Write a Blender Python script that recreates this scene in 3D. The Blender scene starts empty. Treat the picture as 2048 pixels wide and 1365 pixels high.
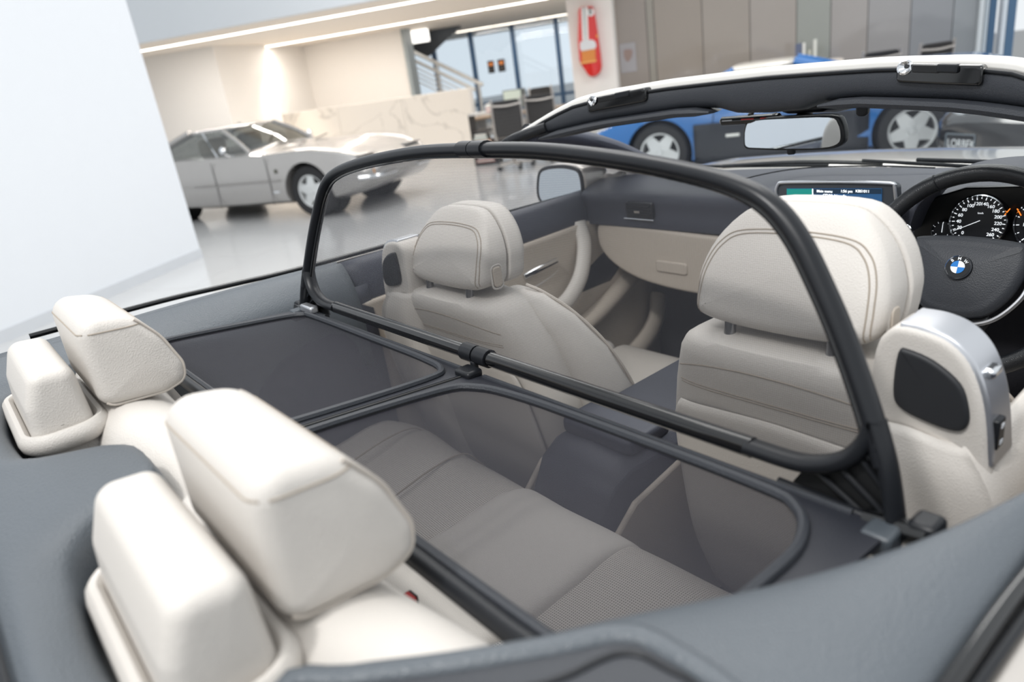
import bpy, bmesh, math, random
from mathutils import Vector, Matrix
random.seed(7)
S = bpy.context.scene
COL = S.collection
# ---------------------------------------------------------------- camera
FPX = 1425.9
CAM = Vector((0.8634, -0.5859, 1.4363))
YAW, PITCH, ROLL = math.radians(52.495), math.radians(20.749), math.radians(-8.309)
FW = Vector((-math.sin(YAW)*math.cos(PITCH), math.cos(YAW)*math.cos(PITCH), -math.sin(PITCH)))
R0 = Vector((math.cos(YAW), math.sin(YAW), 0)); U0 = R0.cross(FW)
RT = math.cos(ROLL)*R0 + math.sin(ROLL)*U0
UP = -math.sin(ROLL)*R0 + math.cos(ROLL)*U0
cd = bpy.data.cameras.new('camera'); cam = bpy.data.objects.new('camera', cd); COL.objects.link(cam)
m = Matrix((RT, UP, -FW)).transposed().to_4x4(); m.translation = CAM; cam.matrix_world = m
cd.sensor_fit = 'HORIZONTAL'; cd.sensor_width = 36; cd.lens = FPX/2048*36
cd.clip_start = 0.02; cd.clip_end = 200
cd.dof.use_dof = True; cd.dof.focus_distance = 1.25; cd.dof.aperture_fstop = 3.2
S.camera = cam
# ---------------------------------------------------------------- world, lights, exposure
w = bpy.data.worlds.new('world'); S.world = w; w.use_nodes = True
bg = w.node_tree.nodes['Background']; bg.inputs[0].default_value = (0.93, 0.97, 1.0, 1); bg.inputs[1].default_value = 0.68
def area(name, loc, target, size, power, col=(1, 1, 1)):
    l = bpy.data.lights.new(name, 'AREA'); l.shape = 'DISK'; l.size = size; l.energy = power; l.color = col
    o = bpy.data.objects.new(name, l); COL.objects.link(o); o.location = loc
    o.rotation_euler = (Vector(target)-Vector(loc)).to_track_quat('-Z', 'Y').to_euler(); return o
def panel(name, loc, sx, sy, power, col=(1, 1, 1), rz=0):
    l = bpy.data.lights.new(name, 'AREA'); l.shape = 'RECTANGLE'; l.size = sx; l.size_y = sy; l.energy = power; l.color = col
    o = bpy.data.objects.new(name, l); COL.objects.link(o); o.location = loc; o.rotation_euler = (0, 0, rz); return o
# unseen fill panels added overhead for directional light and brighter reflections, one accent spot
for k, (x_, y_) in enumerate(((1.6, -2.2), (-1.2, 2.0), (-5.0, 0.8), (-6.0, 5.0), (-2.4, 8.2))):
    panel('overhead_fill', (x_, y_, 4.8), 3.2, 2.2, (80, 85, 22, 70, 95)[k], (1, .985, .96), math.radians(35))
area('ceiling_spot', (0.42, -1.95, 3.9), (0.1, 0.2, 1.0), 0.25, 38, (1, .99, .97))
vs = S.view_settings; vs.view_transform = 'Standard'; vs.look = 'None'; vs.gamma = 1; vs.use_curve_mapping = False; vs.exposure = 0.47

# ---------------------------------------------------------------- helpers
def ray(px, py): return FW + RT*((px-1024)/FPX) - UP*((py-682.5)/FPX)
def P(px, py, x=None, y=None, z=None):
    d = ray(px, py)
    i, v = [(i, v) for i, v in enumerate((x, y, z)) if v is not None][0]
    return CAM + d*((v-CAM[i])/d[i])
def lin(c):
    c /= 255.0
    return c/12.92 if c <= .04045 else ((c+.055)/1.055)**2.4
MATS = {}
def mat(name, rgb, rough=.5, metal=0, bump=None, var=.04, vscale=8, coat=0, spec=.5, emit=None, estr=1, trans=0):
    if name in MATS: return MATS[name]
    m = bpy.data.materials.new(name); m.use_nodes = True; nt = m.node_tree; N = nt.nodes; L = nt.links
    b = N['Principled BSDF']; c = [lin(v) for v in rgb]+[1]
    tc = N.new('ShaderNodeTexCoord')
    b.inputs['Roughness'].default_value = rough; b.inputs['Metallic'].default_value = metal
    b.inputs['Specular IOR Level'].default_value = spec
    if coat: b.inputs['Coat Weight'].default_value = coat; b.inputs['Coat Roughness'].default_value = .05
    if trans: b.inputs['Transmission Weight'].default_value = trans
    no = N.new('ShaderNodeTexNoise'); no.inputs['Scale'].default_value = vscale; no.inputs['Detail'].default_value = 3
    L.new(tc.outputs['Object'], no.inputs['Vector'])
    mx = N.new('ShaderNodeMix'); mx.data_type = 'RGBA'; mx.blend_type = 'MULTIPLY'; mx.inputs[0].default_value = 1
    rp = N.new('ShaderNodeMapRange'); rp.inputs[3].default_value = 1-var; rp.inputs[4].default_value = 1+var*.5
    L.new(no.outputs[0], rp.inputs[0]); mx.inputs[6].default_value = c; L.new(rp.outputs[0], mx.inputs[7])
    L.new(mx.outputs[2], b.inputs['Base Color'])
    if bump:
        kind, sc, st = bump
        if kind == 'grain':
            t = N.new('ShaderNodeTexVoronoi'); t.inputs['Scale'].default_value = sc; out = t.outputs['Distance']
        elif kind == 'noise':
            t = N.new('ShaderNodeTexNoise'); t.inputs['Scale'].default_value = sc; out = t.outputs[0]
        else:
            t = N.new('ShaderNodeTexVoronoi'); t.inputs['Scale'].default_value = sc; t.inputs['Randomness'].default_value = .12; out = t.outputs['Distance']
        L.new(tc.outputs['Object'], t.inputs['Vector'])
        bp = N.new('ShaderNodeBump'); bp.inputs['Strength'].default_value = st; bp.inputs['Distance'].default_value = .002
        L.new(out, bp.inputs['Height']); L.new(bp.outputs[0], b.inputs['Normal'])
    if emit:
        b.inputs['Emission Color'].default_value = [lin(v) for v in emit]+[1]; b.inputs['Emission Strength'].default_value = estr
    MATS[name] = m; return m
def perf_mat(name, rgb, dot, pitch, axis='Z'):
    """leather with punched holes: colour dots on a regular grid"""
    m = mat(name, rgb, .55, bump=('grain', 450, .15)); nt = m.node_tree; N = nt.nodes; L = nt.links
    tc = [n for n in N if n.type == 'TEX_COORD'][0]; b = N['Principled BSDF']
    v = N.new('ShaderNodeTexVoronoi'); v.inputs['Scale'].default_value = 1/pitch; v.inputs['Randomness'].default_value = 0
    v.voronoi_dimensions = '2D'
    L.new(tc.outputs['Object'], v.inputs['Vector'])
    lt = N.new('ShaderNodeMath'); lt.operation = 'LESS_THAN'; lt.inputs[1].default_value = .27
    L.new(v.outputs['Distance'], lt.inputs[0])
    old = b.inputs['Base Color'].links[0].from_socket
    mx = N.new('ShaderNodeMix'); mx.data_type = 'RGBA'
    L.new(lt.outputs[0], mx.inputs[0]); L.new(old, mx.inputs[6]); mx.inputs[7].default_value = [lin(c) for c in dot]+[1]
    L.new(mx.outputs[2], b.inputs['Base Color']); return m
def net_mat(name, rgb, base, swing, pitch):
    """fine woven net: dark threads with open holes"""
    m = bpy.data.materials.new(name); m.use_nodes = True; nt = m.node_tree; N = nt.nodes; L = nt.links
    b = N['Principled BSDF']; out = [n for n in N if n.type == 'OUTPUT_MATERIAL'][0]
    b.inputs['Base Color'].default_value = [lin(c) for c in rgb]+[1]; b.inputs['Roughness'].default_value = .7
    tc = N.new('ShaderNodeTexCoord'); v = N.new('ShaderNodeTexVoronoi'); v.inputs['Scale'].default_value = 1/pitch
    v.inputs['Randomness'].default_value = 0; v.voronoi_dimensions = '2D'; L.new(tc.outputs['UV'], v.inputs['Vector'])
    mr = N.new('ShaderNodeMapRange'); mr.inputs[1].default_value = .15; mr.inputs[2].default_value = .6
    mr.inputs[3].default_value = base-swing; mr.inputs[4].default_value = base+swing
    L.new(v.outputs['Distance'], mr.inputs[0])
    t = N.new('ShaderNodeBsdfTransparent'); mx = N.new('ShaderNodeMixShader')
    L.new(mr.outputs[0], mx.inputs[0]); L.new(t.outputs[0], mx.inputs[1]); L.new(b.outputs[0], mx.inputs[2]); L.new(mx.outputs[0], out.inputs[0])
    return m
def glass_mat(name, tint=(1, 1, 1), refl=.0, ior=1.45, rough=0.0):
    m = bpy.data.materials.new(name); m.use_nodes = True; nt = m.node_tree; N = nt.nodes; L = nt.links
    out = [n for n in N if n.type == 'OUTPUT_MATERIAL'][0]; N.remove(N['Principled BSDF'])
    t = N.new('ShaderNodeBsdfTransparent'); t.inputs[0].default_value = (*tint, 1)
    g = N.new('ShaderNodeBsdfGlossy'); g.inputs['Roughness'].default_value = rough
    f = N.new('ShaderNodeLayerWeight'); f.inputs[0].default_value = .5
    q = N.new('ShaderNodeMath'); q.operation = 'POWER'; q.inputs[1].default_value = 5; L.new(f.outputs['Facing'], q.inputs[0])
    a = N.new('ShaderNodeMath'); a.operation = 'MULTIPLY_ADD'; a.use_clamp = True; a.inputs[1].default_value = .9; a.inputs[2].default_value = .05+refl; L.new(q.outputs[0], a.inputs[0])
    mx = N.new('ShaderNodeMixShader'); L.new(a.outputs[0], mx.inputs[0]); L.new(t.outputs[0], mx.inputs[1]); L.new(g.outputs[0], mx.inputs[2])
    L.new(mx.outputs[0], out.inputs[0]); return m

class MB:
    def __init__(s): s.v = []; s.f = []
    def add(s, vs, fs):
        o = len(s.v); s.v += [Vector(p) for p in vs]; s.f += [[i+o for i in f] for f in fs]; return s
    def box(s, c, d, rz=0):
        M = Matrix.Rotation(rz, 3, 'Z'); c = Vector(c); h = Vector(d)/2
        vs = [c+M @ Vector((h.x*a, h.y*b, h.z*e)) for a in (-1, 1) for b in (-1, 1) for e in (-1, 1)]
        return s.add(vs, [(0, 1, 3, 2), (4, 6, 7, 5), (0, 4, 5, 1), (2, 3, 7, 6), (0, 2, 6, 4), (1, 5, 7, 3)])
    def loft(s, rings, cap=True, closed=True, loop=False):
        n = len(rings[0]); vs = [p for r in rings for p in r]; fs = []
        R = len(rings)
        for i in range(R if loop else R-1):
            j = (i+1) % R
            for k in range(n if closed else n-1):
                l = (k+1) % n; fs.append((i*n+k, i*n+l, j*n+l, j*n+k))
        if cap and closed and not loop:
            fs.append(list(range(n))[::-1]); fs.append([(R-1)*n+k for k in range(n)])
        return s.add(vs, fs)
    def tube(s, path, r, n=10, closed=False, cap=True, rb=None):
        path = [Vector(p) for p in path]; N = len(path); rings = []; up = None
        for i, p in enumerate(path):
            a = path[(i-1) % N] if (closed or i > 0) else p; b = path[(i+1) % N] if (closed or i < N-1) else p
            t = (b-a).normalized()
            if up is None:
                up = Vector((0, 0, 1)) if abs(t.z) < .9 else Vector((0, 1, 0))
            up = (up-t*up.dot(t)).normalized(); sd = t.cross(up)
            ra = r[i] if isinstance(r, (list, tuple)) else r; rr = rb if rb else ra
            rings.append([p+sd*(ra*math.cos(2*math.pi*k/n))+up*(rr*math.sin(2*math.pi*k/n)) for k in range(n)])
        return s.loft(rings, cap=cap, loop=closed)
    def sweep(s, path, sec, nrm=(0, 0, 1), closed=False, cap=True):
        """sweep a 2D section (a across, b along nrm) with a fixed reference normal"""
        path = [Vector(p) for p in path]; N = len(path); nrm = Vector(nrm).normalized(); rings = []
        for i, p in enumerate(path):
            a = path[(i-1) % N] if (closed or i > 0) else p; b = path[(i+1) % N] if (closed or i < N-1) else p
            t = (b-a).normalized(); sd = t.cross(nrm).normalized(); u = sd.cross(t)
            rings.append([p+sd*q[0]+u*q[1] for q in sec])
        return s.loft(rings, cap=cap, loop=closed)
    def rex(s, out, axis, ext, o=(0, 0, 0), r=.02, n=5, bulge=0, shear=None, r2=None):
        """outline in the two other axes, extruded along `axis` (0/1/2) between ext, edges rounded by r"""
        N = len(out); cx = sum(p[0] for p in out)/N; cy = sum(p[1] for p in out)/N
        area2 = sum(out[i][0]*out[(i+1) % N][1]-out[(i+1) % N][0]*out[i][1] for i in range(N)); sg = 1 if area2 > 0 else -1
        nr = []
        for i in range(N):
            a = Vector(out[i-1]); b = Vector(out[(i+1) % N]); t = (b-a).normalized(); nr.append(Vector((t.y, -t.x))*sg)
        st = []
        r2 = r if r2 is None else r2
        for k in range(n+1):
            th = math.pi/2*k/n; st.append((ext[0]+r*(1-math.sin(th)), r*(1-math.cos(th))))
        st = [(ext[0]+r*(1-math.sin(math.pi/2*(1-k/n))), r*(1-math.cos(math.pi/2*(1-k/n)))) for k in range(n+1)]
        st += [(ext[1]-r2*(1-math.sin(math.pi/2*k/n)), r2*(1-math.cos(math.pi/2*k/n))) for k in range(n+1)]
        oth = [i for i in (0, 1, 2) if i != axis]; rings = []
        def pt(a, b, e):
            v = [0, 0, 0]; v[oth[0]] = a; v[oth[1]] = b; v[axis] = e
            v = Vector(v)
            if shear: v = shear(v)
            return v+Vector(o)
        def scl(f, e): return [pt(cx+(out[i][0]-nr[i].x*st0-cx)*f, cy+(out[i][1]-nr[i].y*st0-cy)*f, e) for i in range(N)]
        st0 = st[0][1]
        first = []
        for f in (.06, .3, .55, .78, .92): first.append(scl(f, ext[0]-bulge*(1-f*f)))
        last = []
        st0 = st[-1][1]
        for f in (.92, .78, .55, .3, .06): last.append(scl(f, ext[1]+bulge*(1-f*f)))
        mid = []
        for e, ins in st:
            st0 = ins; mid.append(scl(1, e))
        return s.loft(first+mid+last)
    def patch(s, rows, nu=4, nv=4):
        """smooth surface through a grid of control points"""
        A = [crs(r, nv) for r in rows]; cols = list(zip(*A)); B = [crs(list(c), nu) for c in cols]
        n = len(B[0]); m = len(B)
        vs = [p for c in B for p in c]
        return s.add(vs, [(i*n+k, i*n+k+1, (i+1)*n+k+1, (i+1)*n+k) for i in range(m-1) for k in range(n-1)])
    def prism(s, pts, vec):
        pts = [Vector(p) for p in pts]; vec = Vector(vec); n = len(pts)
        return s.add(pts+[p+vec for p in pts], [list(range(n))[::-1], [n+k for k in range(n)]]+[(k, (k+1) % n, n+(k+1) % n, n+k) for k in range(n)])
    def lathe(s, prof, c, ax, n=32, cap=False):
        ax = Vector(ax).normalized(); a = ax.orthogonal().normalized(); b = ax.cross(a); c = Vector(c)
        rings = [[c+ax*h+(a*math.cos(2*math.pi*k/n)+b*math.sin(2*math.pi*k/n))*r for k in range(n)] for r, h in prof]
        return s.loft(rings, cap=cap)
    def build(s, name, m, parent=None, smooth=True, bevel=0, sub=0, solid=0, angle=40, seg=2, offset=-1):
        me = bpy.data.meshes.new(name); bm = bmesh.new()
        vs = [bm.verts.new(p) for p in s.v]
        for f in s.f:
            try: bm.faces.new([vs[i] for i in f])
            except ValueError: pass
        bmesh.ops.remove_doubles(bm, verts=bm.verts, dist=1e-6)
        bmesh.ops.recalc_face_normals(bm, faces=bm.faces)
        bm.to_mesh(me); bm.free()
        if m: me.materials.append(m)
        if smooth:
            me.shade_smooth(); me.set_sharp_from_angle(angle=math.radians(angle))
        o = bpy.data.objects.new(name, me); COL.objects.link(o)
        if parent: o.parent = parent; o.matrix_parent_inverse = Matrix.Translation(-parent_loc(parent))
        if solid:
            q = o.modifiers.new('solid', 'SOLIDIFY'); q.thickness = solid; q.offset = offset
        if bevel:
            q = o.modifiers.new('bevel', 'BEVEL'); q.width = bevel; q.segments = seg; q.limit_method = 'ANGLE'; q.angle_limit = math.radians(35)
        if sub:
            q = o.modifiers.new('sub', 'SUBSURF'); q.levels = sub; q.render_levels = sub
        return o
def parent_loc(p):
    v = Vector((0, 0, 0))
    while p and p.type != 'MESH': v = v+Vector(p.location); p = p.parent
    return v
def crs(pts, n, closed=False):
    pts = [Vector(p) for p in pts]; N = len(pts); out = []
    for i in range(N if closed else N-1):
        g = lambda k: pts[k % N] if closed else pts[min(max(k, 0), N-1)]
        p0, p1, p2, p3 = g(i-1), g(i), g(i+1), g(i+2)
        if not closed:
            if i == 0: p0 = p1*2-p2
            if i == N-2: p3 = p2*2-p1
        for k in range(n):
            t = k/n
            out.append(.5*((2*p1)+(p2-p0)*t+(2*p0-5*p1+4*p2-p3)*t*t+(3*p1-p0-3*p2+p3)*t**3))
    if not closed: out.append(pts[-1].copy())
    return out
def rrect(w, h, r, n=5, c=(0, 0)):
    o = []
    for sx, sy, a0 in ((1, 1, 0), (-1, 1, 90), (-1, -1, 180), (1, -1, 270)):
        for k in range(n+1):
            a = math.radians(a0+90*k/n); o.append((c[0]+sx*(w/2-r)+r*math.cos(a), c[1]+sy*(h/2-r)+r*math.sin(a)))
    return o
def rpoly(pts, n=4):
    """smooth closed outline through points"""
    return [(p.x, p.y) for p in crs([Vector((a, b, 0)) for a, b in pts], n, True)]
def roundpoly(pts, rad, n=6):
    out = []; N = len(pts)
    for i in range(N):
        p = Vector(pts[i]); a = (Vector(pts[i-1])-p); b = (Vector(pts[(i+1) % N])-p); r = rad[i] if isinstance(rad, (list, tuple)) else rad
        ang = a.angle(b); t = min(r/math.tan(ang/2), a.length*.45, b.length*.45); r = t*math.tan(ang/2)
        c = p+(a.normalized()+b.normalized()).normalized()*(r/math.sin(ang/2)); s0 = p+a.normalized()*t-c; s1 = p+b.normalized()*t-c
        a0 = math.atan2(s0.y, s0.x); d = math.atan2(s1.y, s1.x)-a0
        while d > math.pi: d -= 2*math.pi
        while d < -math.pi: d += 2*math.pi
        for k in range(n+1): out.append((c.x+r*math.cos(a0+d*k/n), c.y+r*math.sin(a0+d*k/n)))
    return out
def dens(o, step=.012):
    q = []
    for i in range(len(o)):
        a = Vector(o[i]); b = Vector(o[(i+1) % len(o)]); k = max(1, int((b-a).length/step))
        q += [tuple(a+(b-a)*j/k) for j in range(k)]
    return q
def thing(name, label, cat, loc=(0, 0, 0), group=None, kind=None):
    o = bpy.data.objects.new(name, None); COL.objects.link(o); o.location = loc; o.empty_display_size = .1
    if label: o['label'] = label
    if cat: o['category'] = cat
    if group: o['group'] = group
    if kind: o['kind'] = kind
    return o
def sub(name, parent, label=None):
    o = bpy.data.objects.new(name, None); COL.objects.link(o); o.parent = parent; o.empty_display_size = .05
    if label: o['label'] = label
    return o
def tag(o, label=None, cat=None, group=None, kind=None):
    for k, v in (('label', label), ('category', cat), ('group', group), ('kind', kind)):
        if v: o[k] = v
    return o
FONT = bpy.data.fonts.load('<builtin>') if False else None
def text(name, body, size, M, m, parent, align='CENTER', ext=.0003, bold=0):
    c = bpy.data.curves.new(name, 'FONT'); c.body = body; c.size = size; c.align_x = align; c.align_y = 'CENTER'; c.extrude = ext; c.offset = bold
    t = bpy.data.objects.new(name+'_tmp', c); COL.objects.link(t)
    bpy.context.view_layer.update(); dg = bpy.context.evaluated_depsgraph_get()
    me = bpy.data.meshes.new_from_object(t.evaluated_get(dg)); bpy.data.objects.remove(t); bpy.data.curves.remove(c)
    me.transform(M); me.materials.clear(); me.materials.append(m)
    o = bpy.data.objects.new(name, me); COL.objects.link(o)
    if parent: o.parent = parent; o.matrix_parent_inverse = Matrix.Translation(-parent_loc(parent))
    return o
def frame(o, xax, zax):
    """matrix with local X, local Z (facing) at origin o"""
    z = Vector(zax).normalized(); x = Vector(xax); x = (x-z*x.dot(z)).normalized(); y = z.cross(x)
    M = Matrix((x, y, z)).transposed().to_4x4(); M.translation = Vector(o); return M
def boolean_cut(o, cutters):
    for c in cutters:
        q = o.modifiers.new('cut', 'BOOLEAN'); q.operation = 'DIFFERENCE'; q.object = c; q.solver = 'EXACT'
    bpy.context.view_layer.update(); dg = bpy.context.evaluated_depsgraph_get()
    me = bpy.data.meshes.new_from_object(o.evaluated_get(dg)); o.modifiers.clear(); o.data = me
    for c in cutters: bpy.data.objects.remove(c)
from mathutils.bvhtree import BVHTree
def onsurf(o, pts, d=(0, 1, 0), back=1.0, lift=.0):
    """drop points onto the surface of mesh o, coming from -d"""
    t = BVHTree.FromPolygons([v.co for v in o.data.vertices], [list(p.vertices) for p in o.data.polygons]); d = Vector(d).normalized(); out = []
    for p in pts:
        p = Vector(p); h = t.ray_cast(p-d*back, d)
        if h[0]: out.append(h[0]-d*lift)
    return out
# ---------------------------------------------------------------- materials
LEATHER = mat('ivory_leather', (203, 198, 192), .5, bump=('grain', 520, .22), var=.03)
LEATHER2 = mat('beige_leather', (190, 180, 168), .55, bump=('grain', 520, .2), var=.04)
STITCH = mat('stitch_thread', (160, 150, 138), .8)
PERF = perf_mat('perforated_leather', (196, 190, 183), (112, 106, 100), .0042)
DARK = mat('charcoal_leatherette', (82, 88, 94), .42, bump=('grain', 420, .3), var=.05)
DARK2 = mat('black_soft_plastic', (46, 49, 55), .5, bump=('grain', 500, .2))
NAVY = mat('dark_blue_grey_trim', (56, 59, 70), .5, bump=('grain', 500, .2))
BLACK = mat('satin_black_plastic', (25, 27, 31), .36, spec=.35)
GBLACK = mat('gloss_black', (12, 13, 15), .12, coat=.5)
CHROME = mat('chrome', (225, 227, 230), .12, metal=1)
SATIN = mat('satin_silver', (205, 207, 212), .32, metal=.85)
CARPET = mat('dark_carpet', (46, 46, 52), .95, bump=('noise', 300, .6))
PAINT = mat('silver_beige_paint', (196, 190, 184), .28, metal=.55, coat=.8)
WHITE = mat('white_wall_paint', (226, 229, 233), .7, var=.01)
CREAM = mat('cream_wall_paint', (240, 235, 229), .7, var=.015)
NET = net_mat('wind_net', (52, 53, 58), .40, .24, .0023)
NET2 = net_mat('cover_net', (27, 27, 37), .66, .22, .0023)
# ================================================================ THE ROOM
AX = math.radians(35); SA = Vector((math.cos(AX), math.sin(AX), 0)); NA = Vector((-math.sin(AX), math.cos(AX), 0))
def RM(a, n, z): return SA*a+NA*n+Vector((0, 0, z))
def Q(px, py, n):
    """point where a line of sight meets the room plane at depth n; returns (a, n, z)"""
    d = ray(px, py); t = (n-CAM.dot(NA))/d.dot(NA); p = CAM+d*t; return (p.dot(SA), n, p.z)
def QP(px, py, n): return RM(*Q(px, py, n))
def rbox(mb, a0, a1, n0, n1, z0, z1):
    vs = [RM(a, n, z) for a in (a0, a1) for n in (n0, n1) for z in (z0, z1)]
    return mb.add(vs, [(0, 1, 3, 2), (4, 6, 7, 5), (0, 4, 5, 1), (2, 3, 7, 6), (0, 2, 6, 4), (1, 5, 7, 3)])
FLOORM = mat('polished_porcelain', (206, 206, 206), .16, var=.06, vscale=1.2, coat=.2)
GROUT = mat('grey_grout', (160, 160, 160), .8)
fl = MB().box((-6, 8, -.06), (60, 60, .1)).build('floor', GROUT, smooth=False); tag(fl, kind='structure')
tile = None; TS = 1.2
ti = [(i, j) for i in range(-11, 8) for j in range(-2, 17)]
for i, j in ti:
    c = RM(i*TS, j*TS, 0)
    if (c-CAM).length > 18 or (c-CAM).dot(FW) < .8: continue
    if tile is None:
        mb = MB(); h = TS/2-.002
        mb.add([SA*a+NA*b+Vector((0, 0, z)) for z in (-.012, 0) for a, b in ((-h, -h), (h, -h), (h, h), (-h, h))], [(0, 3, 2, 1), (4, 5, 6, 7), (0, 1, 5, 4), (1, 2, 6, 5), (2, 3, 7, 6), (3, 0, 4, 7)])
        tile = mb.build('floor_tile', FLOORM, smooth=False); t = tile
    else:
        t = tile.copy(); COL.objects.link(t)
    t.location = c; t.parent = fl
# white partition on the left
g1 = P(0, 690, z=0); g2 = P(405, 515, z=0); dw = (g2-g1).normalized(); nw = Vector((-dw.y, dw.x, 0))
A0 = g1-dw*5
wl = MB().prism([A0, g2, g2+Vector((0, 0, 5)), A0+Vector((0, 0, 5))], nw*.16).build('wall_left', WHITE, smooth=False); tag(wl, kind='structure')
bl = MB().prism([A0-nw*.012, g2-nw*.012, g2-nw*.012+Vector((0, 0, .10)), A0-nw*.012+Vector((0, 0, .10))], nw*.012).build('baseboard_left', mat('grey_skirting', (205, 208, 212), .6), smooth=False); tag(bl, kind='structure')
# rear cream walls, soffit with light strips
ZS = 2.6
a_c = Q(425, 95, 11.8)[0]; a_r = Q(605, 92, 15.6)[0]; a_e = Q(803, 57, 15.6)[0]
wb = rbox(MB(), a_c-9, a_c, 11.8, 12.0, 0, ZS+.2).build('wall_back', CREAM, smooth=False); tag(wb, kind='structure')
wr = rbox(MB(), a_c-.2, a_c, 12.0, 13.6, 0, ZS+.2)
rbox(wr, a_r-1.2, a_r, 13.6, 15.6, 0, ZS+.2); wr = wr.build('wall_return', CREAM, smooth=False); tag(wr, kind='structure')
wm = rbox(MB(), a_r, a_e, 15.6, 15.8, 0, ZS+.2).build('wall_rear', CREAM, smooth=False); tag(wm, kind='structure')
CEIL = mat('cream_ceiling_paint', (236, 226, 214), .7, var=.02)
A_END = Q(1229, 90, 12.2)[0]+.2
sf = rbox(MB(), -22, A_END, 9.55, 24, ZS, ZS+.12).build('ceiling_soffit', CEIL, smooth=False); tag(sf, kind='structure')
bk = rbox(MB(), -22, A_END, 9.4, 9.55, ZS, ZS+4).build('wall_bulkhead', mat('grey_white_paint', (222, 226, 230), .6, var=.01), smooth=False); tag(bk, kind='structure')
LED = mat('led_diffuser', (255, 250, 240), .5, emit=(255, 246, 232), estr=4)
ORD = ['leftmost', 'second from left', 'third from left', 'fourth from left', 'fifth from left', 'sixth from left']
def strip(n, edges, lab, grp):
    for k, (a, a1) in enumerate(zip(edges, edges[1:])):
        L = a1-a
        t = thing('ceiling_light', ORD[k]+' linear '+lab, 'light', RM(a+L/2, n, ZS), grp)
        rbox(MB(), a, a+L-.03, n-.07, n+.07, ZS-.012, ZS).build('housing', mat('white_metal', (235, 233, 230), .4), t, smooth=False)
        rbox(MB(), a+.01, a+L-.04, n-.055, n+.055, ZS-.02, ZS-.012).build('diffuser', LED, t, smooth=False)
        l = bpy.data.lights.new('strip_glow', 'AREA'); l.shape = 'RECTANGLE'; l.size = L-.05; l.size_y = .1; l.energy = 10*L; l.color = (1, .96, .91)
        lo = bpy.data.objects.new('strip_glow', l); COL.objects.link(lo); lo.location = RM(a+L/2, n, ZS-.025); lo.rotation_euler = (0, 0, AX)
def edges(n, pts): return [Q(x, y, n)[0] for x, y in pts]
e1 = edges(10.4, [(345, 86), (449, 67), (573, 47), (717, 20)]); e1 = [e1[0]-2*(e1[1]-e1[0]), e1[0]-(e1[1]-e1[0])]+e1+[e1[3]+2.2]
strip(10.4, e1[1:], 'ceiling light in the row nearest the grey bulkhead', 'front row of linear ceiling lights')
e2 = edges(13.9, [(525, 93), (632, 75), (738, 56), (852, 37), (970, 16), (1100, -6)])
strip(13.9, e2, 'ceiling light in the row above the rear cream wall', 'rear row of linear ceiling lights')
e3 = edges(19.9, [(905, 66), (988, 53), (1078, 39), (1150, 27)])
strip(19.9, e3, 'ceiling light in the office before the windows', 'office row of linear ceiling lights')
def spot(px, py, n):
    a, _, _ = Q(px, py, n)
    l = bpy.data.lights.new('downlight', 'SPOT'); l.energy = 90; l.spot_size = math.radians(60); l.spot_blend = .6; l.color = (1, .86, .68); l.shadow_soft_size = .05
    o = bpy.data.objects.new('downlight', l); COL.objects.link(o); o.location = RM(a, n, ZS-.03)
spot(437, 97, 12.15); spot(545, 94, 13.3)
# marble low wall
MARB = mat('white_marble', (234, 228, 220), .3, var=.05, vscale=1.0)
def marble_veins():
    nt = MARB.node_tree; N = nt.nodes; L = nt.links; b = N['Principled BSDF']; old = b.inputs['Base Color'].links[0].from_socket
    tc = [n for n in N if n.type == 'TEX_COORD'][0]
    wv = N.new('ShaderNodeTexNoise'); wv.inputs['Scale'].default_value = .9; wv.inputs['Detail'].default_value = 6; wv.inputs['Distortion'].default_value = 1.2
    L.new(tc.outputs['Object'], wv.inputs['Vector'])
    s1 = N.new('ShaderNodeMath'); s1.operation = 'SUBTRACT'; s1.inputs[1].default_value = .5; L.new(wv.outputs[0], s1.inputs[0])
    s2 = N.new('ShaderNodeMath'); s2.operation = 'ABSOLUTE'; L.new(s1.outputs[0], s2.inputs[0])
    mr = N.new('ShaderNodeMapRange'); mr.inputs[1].default_value = 0; mr.inputs[2].default_value = .018; mr.inputs[3].default_value = .55; mr.inputs[4].default_value = 0
    L.new(s2.outputs[0], mr.inputs[0])
    mx = N.new('ShaderNodeMix'); mx.data_type = 'RGBA'; L.new(mr.outputs[0], mx.inputs[0]); L.new(old, mx.inputs[6]); mx.inputs[7].default_value = (lin(176), lin(170), lin(164), 1)
    L.new(mx.outputs[2], b.inputs['Base Color'])
marble_veins()
am = Q(938, 180, 14.0)[0]; zm = Q(770, 200, 14.0)[2]
ml = thing('marble_wall', 'low white marble-clad wall behind the silver coupe', 'wall', RM(am-3, 14.1, 0))
ae = [am-6.4, am-4.75, am-3.1, am-1.55, am]
for k in range(4):
    rbox(MB(), ae[k]+.003, ae[k+1]-.003, 14.0, 14.25, 0, zm).build('marble_panel', MARB, ml, smooth=False, bevel=.004)
# ================================================================ THE CONVERTIBLE
CAR = thing('convertible_car', 'silver-beige open convertible with ivory leather seats filling the foreground', 'car', (0, .4, 0))
def part(mb, name, m, parent=None, **k): return mb.build(name, m, parent or CAR, **k)
def mir(pts): return [(-p[0],)+tuple(p[1:]) for p in pts]
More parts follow.
